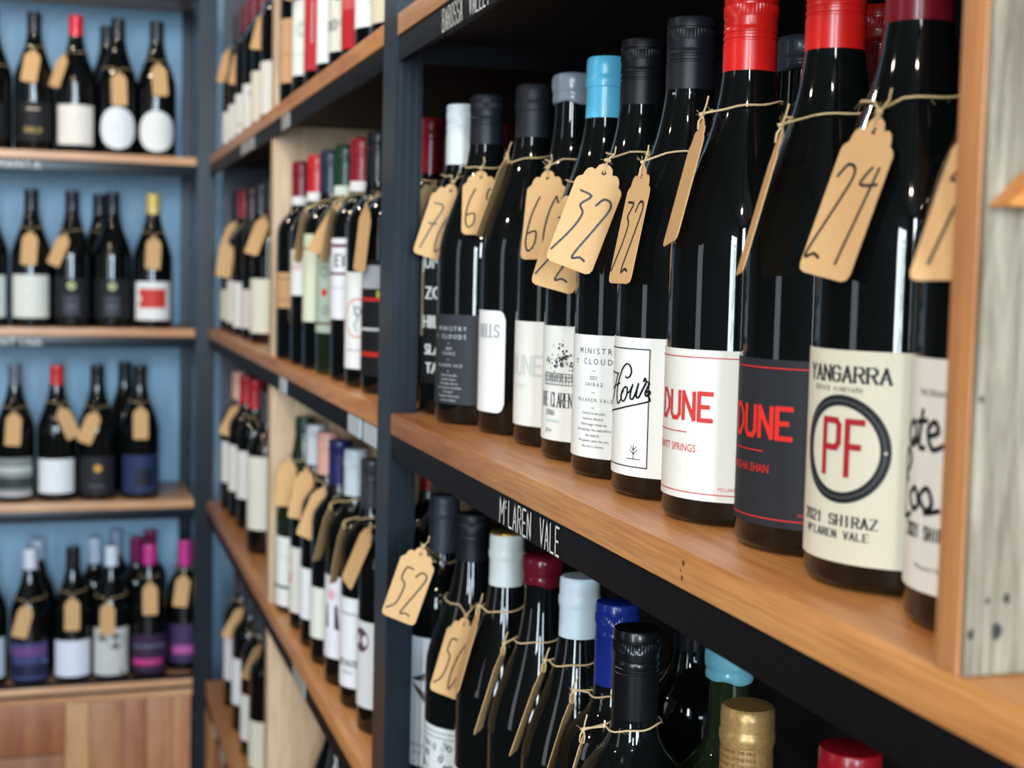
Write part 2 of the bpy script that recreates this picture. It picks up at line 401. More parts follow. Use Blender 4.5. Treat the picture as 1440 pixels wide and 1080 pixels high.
def tag(key, phi, zt, rho, tau, text, label, group, hero=False, dark=False, L=TAGL, off=.0045, pose=None):
    x, y, zb, kind, seg = BOT[key]; ph = rad(phi); rho = rad(rho); tau = rad(tau)
    e = Vector((math.cos(ph), math.sin(ph), 0)); k = Vector((0, 0, 1))
    r1 = max(radius(kind, zt), .0165); r2 = radius(kind, max(0, zt-L))
    P = Vector((x, y, zb+zt))+e*(r1+off)
    D = (e*(r2-r1)-k*L).normalized(); W = D.cross(e).normalized(); N = W.cross(D)
    D2 = D*math.cos(rho)+W*math.sin(rho); W2 = W*math.cos(rho)-D*math.sin(rho); W3 = W2*math.cos(tau)+N*math.sin(tau)
    if pose:
        P = Vector(pose[0]); D2 = (Vector(pose[1])-P).normalized(); N = Vector(pose[2]); N = (N-D2*N.dot(D2)).normalized(); W3 = D2.cross(N)
    X = -W3; Y = -D2; Z = X.cross(Y)
    # swing the card clear of the glass it hangs against
    def clear(Q):
        m = 1
        for bx, by, bz, bk, _ in BOT.values():
            if abs(bx-Q.x) > .12 or abs(by-Q.y) > .12 or abs(bz-zb) > .05: continue
            for i in (-1, -.5, 0, .5, 1):
                for j in range(9):
                    q = Q+X*(.0165*i)-Y*(L*j/8-.004*(j == 0)); h = q.z-bz
                    if 0 < h < .3: m = min(m, math.hypot(q.x-bx, q.y-by)-radius(bk, h)*1.01)
        return m
    base = clear(P)
    if base < .0024 and not pose:
        best = (base, P)
        for da in (0, -.35, .35, -.7, .7):
            d = Vector((math.cos(ph+da), math.sin(ph+da), 0))
            for n in range(1, 15):
                Q = P+d*(.0015*n); c = clear(Q)
                if c >= .0024: best = (1-n*.01-abs(da)*.01, Q) if best[0] < 1-n*.01-abs(da)*.01 else best; break
                if c > best[0] and best[0] < .0024: best = (c, Q)
        P = best[1]
    root = empty('price_tag', P, label, 'price tag', group)
    root.matrix_world = Matrix(((X.x, Y.x, Z.x, P.x), (X.y, Y.y, Z.y, P.y), (X.z, Y.z, Z.z, P.z), (0, 0, 0, 1)))
    inv = Matrix(((X.x, X.y, X.z), (Y.x, Y.y, Y.z), (Z.x, Z.y, Z.z)))
    card = link('card', card_mesh(L), None, root)
    if text:
        p = Print(); n = len(text); H = L*.66; wch = .0112
        for i, ch in enumerate(text):
            cx = (i-(n-1)/2)*.0150-.0048
            for st in HAND[ch]: p.curve([(cx+a[0]*wch+(a[1]-.5)*.0035-.001, -L+.007+a[1]*H) for a in st], .0015, INK, n=4)
        link('handwriting', p.finish('handwriting', lambda s, z, ly: (s, z, .0008)), None, card)
    # twine: a loop round the neck and two strands down to the hole
    ph = math.atan2(P.y-y, P.x-x); bm = bmesh.new(); zl = min(.2385, max(zt+.018, .230 if kind == 'bord' else 0)); A = Vector((x, y, zb))
    rr = lambda z: (radius(kind, z) if z < .243 else .0158)+.0022
    nn = 26 if hero else 14; loop = []
    for i in range(nn+1):
        a = ph+.28+(2*PI-.56)*i/nn; zz = zl-.003*math.cos(a-ph)+.0006*math.sin(5*a)
        loop.append(A+Vector((math.cos(a), math.sin(a), 0))*rr(zz)+k*zz)
    K = P-D2*.0085+N*.0012
    kr = math.hypot(K.x-x, K.y-y); kn = radius(kind, min(.24, K.z-zb))+(.007 if kind == 'bord' else .004)
    if kr < kn: K = Vector((x+(K.x-x)*kn/kr, y+(K.y-y)*kn/kr, K.z))
    h1 = P+Z*.0016; h2 = P-Z*.0012
    path = [K+k*.001]+loop+[K]
    tube(bm, [inv@(p-P) for p in path], .00065 if hero else .0008, 6)
    tube(bm, [inv@(p-P) for p in (K, K*.5+h1*.5+Z*.001, h1, h2, K*.5+h2*.5-Z*.0008, K)], .0006 if hero else .0008, 6)
    if hero:
        # knot, loose ends and fibres
        tube(bm, [inv@(p-P) for p in (K-X*.0016, K+Z*.0012, K+X*.0016+Y*.0006)], .0012, 6)
        tube(bm, [inv@(p-P) for p in (K, K+Y*.006+X*.003, K+Y*.011+X*.002)], .0005, 5)
        for i in range(16):
            b = path[rnd.randrange(0, len(path))] if i > 6 else K
            q = Vector((rnd.uniform(-1, 1), rnd.uniform(-1, 1), rnd.uniform(-1, 1)))*.0045
            ra = Vector((b.x-x, b.y-y, 0)).normalized(); q += ra*max(0, .0016-q.dot(ra))
            tube(bm, [inv@(b-P), inv@(b+q*.5-P)+Vector((0, 0, .0006)), inv@(b+q-P)], .00009, 3)
    me = from_bm(bm, 'twine', True); link('twine', me, TWINE, root)
    return root
# every shared mesh gets one slot; objects override it
def ensure_slot(me, m):
    if len(me.materials) == 0: me.materials.append(m)
for kind in PROF:
    for sg in (32, 64): ensure_slot(body_mesh(kind, sg), GLASS)
for kind in ('screw', 'foil', 'wax', 'band'):
    for sg in (32, 64): ensure_slot(cap_mesh(kind, sg), METAL)

# ================================================================== the room
def struct(o): o['kind'] = 'structure'; return o
FZ, CZ = -1.5, 2.1
PLASTER = mat('dark_painted_plaster', srgb(58, 56, 56), 0.8, noise=0.08, bump=0.1, nscale=40)
BLUEW = mat('blue_painted_wall', srgb(142, 178, 204), 0.55, noise=0.06, nscale=5)
CEIL = mat('dark_ceiling_paint', srgb(46, 44, 42), 0.85, noise=0.08, nscale=20)
struct(boxes('floor', [(-2.3, 2.6, -3.3, 3.6, FZ-.05, FZ)], wood('floor_wood', srgb(120, 84, 58), srgb(84, 56, 38), 'Y', sc=.6)))
struct(boxes('ceiling', [(-2.3, 2.6, -3.3, 3.6, CZ, CZ+.05)], CEIL))
struct(boxes('wall_right', [(.67, .75, -.45, 3.6, FZ, CZ), (.75, 2.6, -.45, -.37, FZ, CZ), (2.52, 2.6, -3.3, -.45, FZ, CZ)], PLASTER))
struct(boxes('wall_back', [(-2.3, .67, 3.52, 3.6, FZ, CZ)], PLASTER))
struct(boxes('trim_1', [(-.62, .67, 3.50, 3.52, FZ, CZ-.6)], BLUEW))
def wall_x(name, x0, x1, holes, m):      # wall along Y with window openings (y0,y1,z0,z1)
    bl = []; y = -3.3
    for (a, b, c, d) in holes:
        bl += [(x0, x1, y, a, FZ, CZ), (x0, x1, a, b, FZ, c), (x0, x1, a, b, d, CZ)]; y = b
    bl.append((x0, x1, y, 3.6, FZ, CZ)); struct(boxes(name, bl, m))
wall_x('wall_left', -2.3, -2.2, [(-2.62, -1.68, -.85, 1.15), (.70, 1.20, -.55, 1.05)], PLASTER)
struct(boxes('wall_front', [(-2.2, -1.80, -3.3, -3.2, FZ, CZ), (-1.40, -.62, -3.3, -3.2, FZ, CZ), (-.62, .22, -3.3, -3.2, FZ, -.46), (-.62, .22, -3.3, -3.2, 1.62, CZ), (.22, .42, -3.3, -3.2, FZ, CZ), (2.0, 2.52, -3.3, -3.2, FZ, CZ), (-1.8, -1.4, -3.3, -3.2, FZ, .42), (-1.8, -1.4, -3.3, -3.2, 1.98, CZ),
    (.42, 2.0, -3.3, -3.2, FZ, -.10), (.42, 2.0, -3.3, -3.2, 1.34, CZ)], PLASTER))
FRAME = mat('dark_window_frame', (0.02, 0.022, 0.025), 0.4, noise=0.1)
def window(name, bl): struct(boxes(name, bl, FRAME, bev=.004))
def win_x(name, y0, y1, z0, z1, ms):
    window(name, [(-2.2, -2.12, y0, y0+.05, z0, z1), (-2.2, -2.12, y1-.05, y1, z0, z1), (-2.2, -2.12, y0, y1, z0, z0+.05), (-2.2, -2.12, y0, y1, z1-.05, z1)]+[(-2.15, -2.13, m-.015, m+.015, z0, z1) for m in ms])
win_x('window_1', -2.62, -1.68, -.85, 1.15, [-2.15])
win_x('window_2', .70, 1.20, -.55, 1.05, [])
def win_y(name, x0, x1, z0, z1, ms):
    window(name, [(x0, x0+.04, -3.2, -3.12, z0, z1), (x1-.04, x1, -3.2, -3.12, z0, z1), (x0, x1, -3.2, -3.12, z0, z0+.04), (x0, x1, -3.2, -3.12, z1-.04, z1)]+[(m-.015, m+.015, -3.15, -3.13, z0, z1) for m in ms])
win_y('window_3', .42, 2.0, -.10, 1.34, [1.21]); win_y('window_4', -1.80, -1.40, .42, 1.98, []); win_y('window_5', -.62, .22, -.46, 1.62, [])
for (x, y), w_ in zip(LAMPS, ('behind the camera', 'above the nearest bottles', 'above the steel post', 'furthest left over the aisle', 'closest to the far shelving')):
    l = boxes('ceiling_lamp', [(x-.02, x+.02, y-.02, y+.02, 1.20, CZ)], FRAME); l['label'] = 'small black ceiling spot, the one '+w_; l['category'] = 'lamp'; l['group'] = 'ceiling spots above the aisle'
LEAF = mat('leaf_green', srgb(70, 120, 62), .5, noise=.3, nscale=30)
_n = LEAF.node_tree; _t = _n.nodes.new('ShaderNodeBsdfTranslucent'); _t.inputs[0].default_value = (.16, .42, .10, 1); _m = _n.nodes.new('ShaderNodeMixShader'); _m.inputs[0].default_value = .6
_n.links.new(_n.nodes['Principled BSDF'].outputs[0], _m.inputs[1]); _n.links.new(_t.outputs[0], _m.inputs[2]); _n.links.new(_m.outputs[0], _n.nodes['Material Output'].inputs[0])
pl = empty('added_potted_tree', (-1.98, -2.15, FZ), 'unseen leafy potted tree added to break up the side window reflection', 'plant')  # added out of view: leaves partly hide the window and break its streaks
link('pot', lathe('pot', [(0, 0), (0, .13), (.26, .17), (.28, .18), (.28, .15), (.25, .14), (.25, 0)], 32), mat('pot_clay', srgb(120, 90, 76), .7, noise=.2), pl)
bm = bmesh.new(); tube(bm, [Vector((0, 0, .25)), Vector((.01, .02, .7)), Vector((-.01, 0, 1.3)), Vector((0, .01, 1.9))], .015, 8)
link('trunk', from_bm(bm, 'trunk', True), mat('bark', srgb(80, 64, 50), .8, noise=.3), pl)
bm = bmesh.new(); lr = random.Random(4)
for i in range(420):
    a = lr.uniform(0, 2*PI); rr_ = lr.uniform(.02, .34); z = lr.uniform(.75, 2.15); L_ = lr.uniform(.04, .09); b_ = lr.uniform(0, 2*PI)
    c_ = Vector((rr_*math.cos(a)*.35, rr_*math.sin(a), z)); d_ = Vector((math.cos(b_), math.sin(b_), lr.uniform(-.8, .6))).normalized(); n_ = d_.cross(Vector((lr.uniform(-1, 1), lr.uniform(-1, 1), 1))).normalized()
    vs = [bm.verts.new(c_+p) for p in (Vector((0, 0, 0)), d_*L_*.4+n_*L_*.28, d_*L_, d_*L_*.4-n_*L_*.28)]; bm.faces.new(vs)
lf = link('foliage', from_bm(bm, 'foliage'), LEAF, pl); lf['kind'] = 'stuff'

# ================================================================== the shelving
XF, XB = .302, .64
ZA, ZB, ZC, ZD = .247, -.1395, -.533, -.95
unit = empty('wall_shelving', (XF, 1.5, FZ), 'long black steel and timber wine shelving running along the right side', 'shelving')
def part(name, bl, m, bev=0, label=None, parent=None):
    o = boxes(name, [(b[0]-unit.location.x, b[1]-unit.location.x, b[2]-unit.location.y, b[3]-unit.location.y, b[4]-FZ, b[5]-FZ) for b in bl], m, parent or unit, bev, label)
    return o
def run(ya, yb, first):
    """boards and rails between two uprights"""
    for z, th in ((ZA, .021), (ZB, .021), (ZC, .021), (ZD, .038)):
        part('shelf_board', [(XF, XB, ya, yb, z-th, z)], W_SHELF, .0012)
        part('front_rail', [(XF+.002, XF+.008, ya, yb, z-th-.024, z-th), (XF+.008, XF+.032, ya, yb, z-th-.006, z-th-.003)], METAL, .0006)
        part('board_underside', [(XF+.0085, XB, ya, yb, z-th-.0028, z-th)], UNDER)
Y1a, Y1b = 1.326, 1.382
run(-.35, Y1a, True); run(Y1b, 3.19, False)
part('back_panel', [(XB, XB+.012, -.35, 2.23, FZ, CZ-.05)], DARK)
part('back_panel', [(XB, XB+.012, 2.23, 3.19, FZ, CZ-.05)], DARK)
part('end_panel', [(XF+.03, XB, 3.192, 3.20, ZC-.02, CZ-.05)], mat('slate_end_panel', srgb(64, 68, 80), .6, noise=.1))
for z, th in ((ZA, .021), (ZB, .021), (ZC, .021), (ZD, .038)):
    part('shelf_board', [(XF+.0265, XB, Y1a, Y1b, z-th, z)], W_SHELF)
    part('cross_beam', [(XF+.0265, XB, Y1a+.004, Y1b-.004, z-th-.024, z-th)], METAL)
# uprights: square post with shallow ribs on the face towards the camera
def post(ya, yb, x0=XF-.001, x1=XF+.026):
    bl = [(x0, x1, ya, yb, FZ, CZ-.02)]
    for i in range(3): bl.append((x0+.005+i*.008, x0+.008+i*.008, ya-.0018, ya, FZ, CZ-.02))
    part('upright_post', bl, METALG, 0)
post(Y1a, Y1b)
post(-.42, -.36)
# dividers
for z0, z1 in ((ZA, .60), (ZB, ZA-.025), (ZC, ZB-.025), (ZD, ZC-.025)):
    d = part('divider_panel', [(XF+.004, XB, 2.192, 2.226, z0, z1)], W_PALE, .001, label='pale timber divider panel')
g = part('divider_panel', [(XF, XB, .4135, .4275, ZB, ZA-.025)], W_EDGE, .0006, label='brown timber divider edge beside the front bottles')
part('weathered_board', [(XF+.0008, XB, .4105, .4135, ZB+.0005, ZA-.026)], W_GREY, .0004, parent=None, label='grey weathered board with dark knots and nail holes')
# small angled batten on the weathered board
bm = bmesh.new()
pts = [(.3035, .0270), (.316, .0390), (.345, .0460), (.345, .0275)]
vv = [[bm.verts.new((p[0]-unit.location.x, y-unit.location.y, p[1]-FZ)) for p in pts] for y in (.399, .4105)]
bm.faces.new(vv[0]); bm.faces.new(vv[1][::-1])
for i in range(4): bm.faces.new((vv[0][i], vv[1][i], vv[1][(i+1) % 4], vv[0][(i+1) % 4]))
bmesh.ops.recalc_face_normals(bm, faces=bm.faces)
link('wooden_batten', from_bm(bm, 'wooden_batten'), wood('orange_batten_wood', srgb(214, 140, 66), srgb(186, 108, 44), 'X'), unit, label='small orange-brown wooden wedge on the weathered board')
KNOT = mat('dark_knot', (0.022, 0.018, 0.016), .8, noise=.3, bump=.2, nscale=600)
wb = [c for c in unit.children if c.name.startswith('weathered_board')][0]
for kx, kz, kr in ((.3155, -.1232, .0021), (.3048, -.1237, .0013), (.3191, -.1115, .0013), (.3112, -.1119, .0008), (.3046, -.0401, .0009), (.3260, -.060, .0015)):
    bm = bmesh.new(); c0 = bm.verts.new((0, 0, 0)); ring = [bm.verts.new((kr*(1+.15*math.sin(3*a+kx*900))*math.cos(a), -.0002, kr*1.5*math.sin(a))) for a in [2*PI*i/14 for i in range(14)]]
    for i in range(14): bm.faces.new((c0, ring[i], ring[(i+1) % 14]))
    o = link('knot', from_bm(bm, 'knot'), KNOT, wb); o.location = (kx-unit.location.x, .4103-unit.location.y, kz-FZ)
fb = [c for c in unit.children if c.name.startswith('shelf_board')][1]
for ky, kz, kr in ((.6436, -.1465, .0012), (.6448, -.1545, .0011), (.6467, -.151, .0007)):
    bm = bmesh.new(); c0 = bm.verts.new((0, 0, 0)); ring = [bm.verts.new((-.0001, kr*math.cos(a), kr*1.3*math.sin(a))) for a in [2*PI*i/12 for i in range(12)]]
    for i in range(12): bm.faces.new((c0, ring[i], ring[(i+1) % 12]))
    o = link('nail_hole', from_bm(bm, 'nail_hole'), KNOT, fb); o.location = (XF-.00015-unit.location.x, ky-unit.location.y, kz-FZ)
# cabinet fronts under the lowest shelf
for i in range(18):
    ya = -.35+i*.197
    part('cabinet_plank', [(XF, XF+.018, ya, min(ya+.195, 3.19), FZ+.02, ZD-.064)], W_PLANK[(i*3) % 5], .001)

# rail lettering
def rail_text(t, yc, z, h, wch, gap, w, col=CHALK, x=XF+.0013, space=1.5, jit=.0):
    p = Print(); p.hand(t, 0, 0, h, wch, w, col, gap=gap)
    return link('rail_lettering', p.finish('rail_lettering', lambda s, zz, ly: (x-unit.location.x, yc-s-unit.location.y, z+zz-FZ)), None, unit)
rail_text("McLAREN", .9150, -.1815, .0165, .0066, 1.55, .0017) if False else None
def word(t, y_left, y_right, z, h, w):
    """letters spread from y_left (far) to y_right (near) on the rail"""
    n = len(t); span = y_left-y_right; wch = span/(n*1.5-.5)
    p = Print(); p.hand(t, span/2, 0, h, wch, w, CHALK, gap=1.5)
    link('rail_lettering', p.finish('rail_lettering', lambda s, zz, ly: (XF+.0012-unit.location.x, y_left-s-unit.location.y, z+zz-FZ)), None, unit)
word("M", .965, .955, -.1825, .0185, .0015); 
p = Print(); p.hand('c', 0, 0, .014, .007, .0013, CHALK); link('rail_lettering', p.finish('rail_lettering', lambda s, zz, ly: (XF+.0012-unit.location.x, .950-s-unit.location.y, -.1792+zz-FZ)), None, unit)
word("LAREN", .944, .894, -.1825, .0185, .0015); word("VALE", .874, .836, -.1825, .0185, .0015)
word("BAROSSA", 1.160, 1.098, .2035, .0185, .0015); word("VALLEY", 1.077, 1.022, .2035, .0185, .0015)
# pale paper cards slipped in the rails of the far bay
for i, (ya, yb, zt_) in enumerate([(1.475, 1.545, ZB), (1.392, 1.46, ZB), (2.02, 2.08, ZB), (2.42, 2.60, ZA), (2.02, 2.09, ZA), (2.95, 3.02, ZD), (2.80, 2.87, ZD), (2.65, 2.72, ZD), (1.82, 1.92, ZC)]):
    part('rail_card', [(XF+.0004, XF+.0018, ya, yb, zt_-(.038 if zt_ == ZD else .021)-.0225, zt_-(.038 if zt_ == ZD else .021)-.0015)], paper((196, 204, 212) if i < 3 else (170, 170, 170)))

# ------------------------------------------------------------------ far unit facing the camera
YL = 3.20
far = empty('display_shelving', (-.3, YL, FZ), 'black steel display shelving at the end of the aisle, blue behind', 'shelving')
def fpart(name, bl, m, bev=0, label=None):
    return boxes(name, [(b[0]+.3, b[1]+.3, b[2]-YL, b[3]-YL, b[4]-FZ, b[5]-FZ) for b in bl], m, far, bev, label)
LZ = (.242, -.1425, -.531, -.945)
for z in (LZ[0]+.385,)+LZ:
    th = .018 if z > -.9 else .040
    fpart('shelf_board', [(-.602, .274, YL, YL+.29, z-th, z)], W_SHELFX, .001)
    if z > -.9:
        fpart('front_rail', [(-.602, .274, YL-.001, YL+.004, z-th-.024, z-th), (-.602, .274, YL+.004, YL+.03, z-th-.003, z-th)], METALG, .0005)
    else:
        fpart('front_rail', [(-.602, .274, YL+.002, YL+.014, z+.0, z+.008)], METAL, .0005)
        fpart('front_rail', [(-.602, .274, YL-.003, YL-.0005, z-.022, z-.016)], METAL)
def fpost(x0, x1, y0, y1, ribs=True):
    bl = [(x0, x1, y0, y1, FZ, CZ-.02)]
    if ribs:
        for i in range(3): bl.append((x0+.006+i*.012, x0+.011+i*.012, y0-.002, y0, FZ, CZ-.02))
    fpart('upright_post', bl, METALG)
fpost(.276, .318, YL-.005, YL+.03)
fpost(.262, .29, 3.465, 3.495, False)
fpost(-.64, -.602, YL-.005, YL+.03)
xs = [-.60, -.46, -.30, -.16, -.004, .048, .12, .172, .230, .272]
for i, (a, b) in enumerate(zip(xs[:-1], xs[1:])):
    if i in (2, 3):    # the two left-hand boards are cut across by a drawer joint
        fpart('cabinet_plank', [(a, b-.0012, YL+.002, YL+.02, -1.098, LZ[3]-.041)], W_PLANK[i % 5], .0008)
        fpart('cabinet_plank', [(a, b-.0012, YL+.002, YL+.02, FZ+.02, -1.101)], W_PLANK[(i+2) % 5], .0008)
    else:
        fpart('cabinet_plank', [(a, b-.0012, YL+.002, YL+.02, FZ+.02, LZ[3]-.041)], W_PLANK[(0, 2, 0, 0, 1, 2, 3, 4, 4)[i]], .0008)
def ftext(t, x0, x1, z):
    n = len(t); wch = (x1-x0)/(n*1.4-.4); p = Print(); p.hand(t, (x1-x0)/2, 0, .015, wch, .0022, CHALK, gap=1.4)
    link('rail_lettering', p.finish('rail_lettering', lambda s, zz, ly: (x0+s+.3, -.0022, z+zz-FZ)), None, far)
ftext('TASMANIA', -.20, -.057, LZ[0]-.0395); ftext('ARGENTINA', -.21, -.055, LZ[1]-.0395)

# ================================================================== bottles
G_B = 'wine bottles in the front row of the nearest shelf'
WH = (238, 236, 230); CR = (232, 224, 204); BLK = (30, 31, 36)
RED = (206, 44, 40)
# -- note
def d_note(p):
    k = (25, 22, 22)
    p.text("THE ORIGINAL", -.004, .094, .0026, k, .8)
    for st in ([(-.021, .073), (-.016, .078), (-.019, .083), (-.024, .078), (-.020, .073), (-.014, .076)], [(-.011, .088), (-.013, .074), (-.009, .073)], [(-.015, .083), (-.008, .084)],
               [(-.006, .078), (-.001, .080), (-.003, .084), (-.007, .080), (-.004, .073), (.002, .075)], [(-.024, .062), (-.020, .067), (-.025, .071), (-.029, .063), (-.024, .058)],
               [(-.027, .060), (-.031, .050), (-.026, .043), (-.019, .045)], [(-.016, .047), (-.020, .052), (-.015, .056), (-.012, .050), (-.016, .047)], [(-.007, .048), (-.011, .053), (-.006, .057), (-.003, .051), (-.007, .047), (.001, .049)]):
        p.curve(st, .0021, k)
    p.hand("2021 SHIRAZ", -.006, .0365, .0050, .0019, .0009, k, gap=1.5); p.text("McLaren Vale", -.004, .024, .0022, (90, 80, 70))
bottle('no', .370, .473, ZB, 'burg', 'screw', (92, 16, 28), 'nearest bottle, cream label with black script, half hidden by divider', G_B, seg=64,
       labels=[dict(az=190, hw=62, z0=.015, z1=.109, col=(236, 228, 218), shape='rounded', corner=.009, draw=d_note)])
# -- emblem label
def d_pf(p):
    k = (34, 36, 40); s0 = .0065
    p.hand("YANGARRA", s0-.0005, .0940, .0066, .0042, .0015, k, gap=1.45, serif=True, thin=.4)
    p.hand("ESTATE VINEYARD", s0-.004, .0895, .0018, .0011, .0004, (120, 116, 106), gap=1.8)
    p.ring(s0, .0635, .0195, .0245, k, n=56); p.ring(s0+.022, .0635, 0, .0008, (225, 215, 190), 1, n=8)
    p.ring(s0, .0635, .0217, .0221, (110, 108, 104), 1, n=56)
    R_ = (176, 38, 44)
    for pts in ([(-.0092, .0520), (-.0092, .0762)], [(-.0092, .0762), (-.0022, .0762), (-.0007, .0742), (-.0007, .0665), (-.0022, .0640), (-.0092, .0640)], [(.0040, .0520), (.0040, .0762), (.0116, .0762)], [(.0040, .0650), (.0100, .0650)]):
        p.path([(s0+a, b) for a, b in pts], .0028, R_, 1)
    p.hand("2021 SHIRAZ", s0-.003, .0290, .0045, .0028, .0011, k, gap=1.5, serif=True, thin=.4)
    p.hand("McLAREN VALE", s0-.003, .0232, .0033, .0020, .0008, k, gap=1.6, serif=True, thin=.5)
bottle('PF', .372, .559, ZB, 'burg', 'screw', (112, 18, 32), 'bottle with cream label and red PF letters inside black ring', G_B, seg=64,
       labels=[dict(az=190, hw=84, z0=.012, z1=.108, col=(226, 218, 196), draw=d_pf)])
# -- DUNE, dark and white
def d_dune(fg, place, ink):
    def f(p):
        p.hand("DUNE", .0055, .0590, .0150, .0078, .0026, fg, gap=1.42)
        p.seg((-.022, .0515), (.010, .0515), .0006, fg); p.text(place, -.004, .0405, .0044, fg, .82)
        for z in (.0942, .0175): p.seg((-.062, z), (.062, z), .0006, fg)
        p.text("MCLAREN VALE", .040, .020, .0018, fg)
    return f
bottle('db', .378, .643, ZB, 'burg', 'screw', (214, 30, 26), 'bottle with black label and red DUNE lettering', G_B, seg=64,
       labels=[dict(az=186, hw=84, z0=.0135, z1=.0985, col=(40, 41, 46), draw=d_dune((226, 48, 40), "KANGHA SHAN", 0))])
bottle('dw', .374, .730, ZB, 'burg', 'screw', (222, 32, 26), 'bottle with off-white label and red DUNE lettering', G_B, seg=64,
       labels=[dict(az=189, hw=84, z0=.0135, z1=.0985, col=(230, 226, 216), draw=d_dune((204, 62, 58), "BLEWITT SPRINGS", 0))])
# -- Hour
def d_hour(p):
    k = (18, 18, 20)
    for z in (.0935, .0195): p.seg((-.040, z), (.0172, z), .0007, k)
    p.seg((.0172, .0195), (.0172, .0935), .0007, k)
    S = lambda pts: p.curve([((245+math.degrees(math.asin(max(-1, min(1, (855+x/9.81-958)/92))))-196)*.0174533*.043,   .0675-(490+y/9.82-545)*.00046) for x, y in pts], .0015, k, taper=True)
    for st in ([(95, 495), (90, 420), (96, 350), (115, 322), (150, 336), (196, 334)], [(196, 334), (175, 420), (155, 520), (140, 640), (112, 760), (86, 815), (76, 780), (78, 700), (85, 600), (96, 560)], [(130, 552), (170, 500), (225, 465)],
               [(300, 365), (325, 380), (360, 350), (378, 290), (360, 220), (325, 192), (285, 215), (245, 290), (215, 400), (190, 520), (184, 640), (190, 710), (203, 742), (230, 705), (250, 650)],
               [(240, 640), (260, 560), (300, 505), (325, 520), (325, 590), (300, 670), (270, 700), (245, 670), (250, 610), (275, 560)], [(325, 585), (360, 560), (385, 500)],
               [(400, 465), (375, 560), (370, 640), (388, 660), (412, 640), (450, 540), (475, 445)], [(475, 445), (455, 540), (450, 610), (465, 632), (490, 610), (530, 520), (572, 430)],
               [(545, 405), (560, 368), (575, 400), (612, 425), (608, 455), (590, 500), (570, 550), (572, 585), (590, 597), (608, 575)], [(595, 552), (610, 530), (628, 545), (620, 575), (600, 585)],
               [(605, 590), (622, 628), (630, 662)], [(630, 662), (560, 690), (450, 725), (330, 765), (200, 820), (120, 865), (65, 910)]): S(st)
    for a, b in (((.0015, .0245), (.012, .0245)), ((.0068, .0245), (.0068, .0335)), ((.0068, .0275), (.0038, .0305)), ((.0068, .0275), (.0098, .0305)), ((.0068, .030), (.0045, .0325)), ((.0068, .030), (.0092, .0325))): p.seg(a, b, .0005, k)
bottle('ho', .377, .817, ZB, 'burg', 'screw', (26, 28, 34), 'bottle with white bordered label and black script Hour', G_B, seg=64, caprough=.42,
       labels=[dict(az=196, hw=42, z0=.0135, z1=.1005, col=(240, 238, 232), draw=d_hour)],
       capdraw=(222, lambda p: (p.text("R", -.004, .007, .0042, (205, 210, 215)), p.seg((.003, .0068), (.011, .0068), .0004, (170, 190, 205)), p.seg((.007, .0068), (.007, .0115), .0004, (170, 190, 205)), p.seg((.007, .0075), (.0045, .0098), .0004, (170, 190, 205)), p.seg((.007, .0075), (.0095, .0098), .0004, (170, 190, 205)))))
def d_min(k, year):
    def f(p):
        p.text("M I N I S T R Y", .002, .0852, .0040, k, .95); p.text("C L O U D S", .0045, .0780, .0040, k, .95); p.text("OF", -.0185, .0795, .0020, k); p.seg((-.0200, .0785), (-.0170, .0785), .0003, k)
        for z in (.0735, .0585, .0480): p.seg((-.0012, z), (.0012, z), .0004, k)
        p.text(year, 0, .0675, .0026, k); p.text("S H I R A Z", 0, .0630, .0026, k, .9); p.text("M c L A R E N   V A L E", 0, .0522, .0026, k, .85)
        for i, t in enumerate(["Control is the pilin", "however illusory.", "Stand magic relies on", "the entirety, the unpredicta", "the natural.", "We govern what we can,", "the rest is chance."]): p.text(t, 0, .0435-i*.0038, .0019, k)
    return f
bottle('mi', .381, .904, ZB, 'burg', 'screw', (15, 16, 20), 'bottle with white label and small black MINISTRY OF CLOUDS text', G_B, seg=64, caprough=.45,
       labels=[dict(az=208, hw=80, z0=.0135, z1=.098, col=(238, 237, 232), draw=d_min((50, 48, 46), "2021"))])
def d_clar(p):
    k = (40, 42, 44); rr = random.Random(3)
    for i in range(90):
        a = rr.gauss(.004, .0085); z = .066+abs(rr.gauss(0, .0085))+(.004 if abs(a-.004) < .006 else 0)
        if z < .092: p.ring(a, z, 0, rr.uniform(.0004, .0013), (30, 34, 34) if rr.random() < .6 else (120, 124, 122), 0, n=6)
    for z in (.0650, .0625, .0595, .0565): p.seg((-.018, z), (.024, z), .0005, k)
    for i in range(16): a = -.018+i*.0028; p.seg((a, .057), (a, .065), .0005, (90, 92, 92))
    for i in range(26): a = rr.uniform(-.018, .024); p.rect(a, a+.0018, rr.uniform(.0575, .063), rr.uniform(.063, .0655), (150, 152, 150))
    p.hand("THE CLARENDON", .001, .0400, .0105, .0028, .0010, k, gap=1.28, serif=True, thin=.35)
    p.hand("SYRAH", -.009, .0335, .0038, .0016, .0005, (100, 100, 98), gap=1.4); p.text("ESTATE GROWN", -.006, .0282, .0018, (130, 190, 205), .8); p.text("2014", -.011, .0205, .0030, (120, 118, 112))
bottle('cl', .388, .990, ZB, 'burg', 'foil', (96, 190, 226), 'bottle with white label, engraved trees and word CLARENDON, light blue cap', G_B, seg=64,
       labels=[dict(az=205, hw=75, z0=.0145, z1=.1005, col=(238, 237, 232), draw=d_clar)])
def d_une(p): p.hand("DUNE", -.003, .0575, .0150, .0078, .0024, (212, 212, 206), gap=1.42); p.text("BLEWITT", -.006, .0460, .0040, (214, 214, 208), .8)
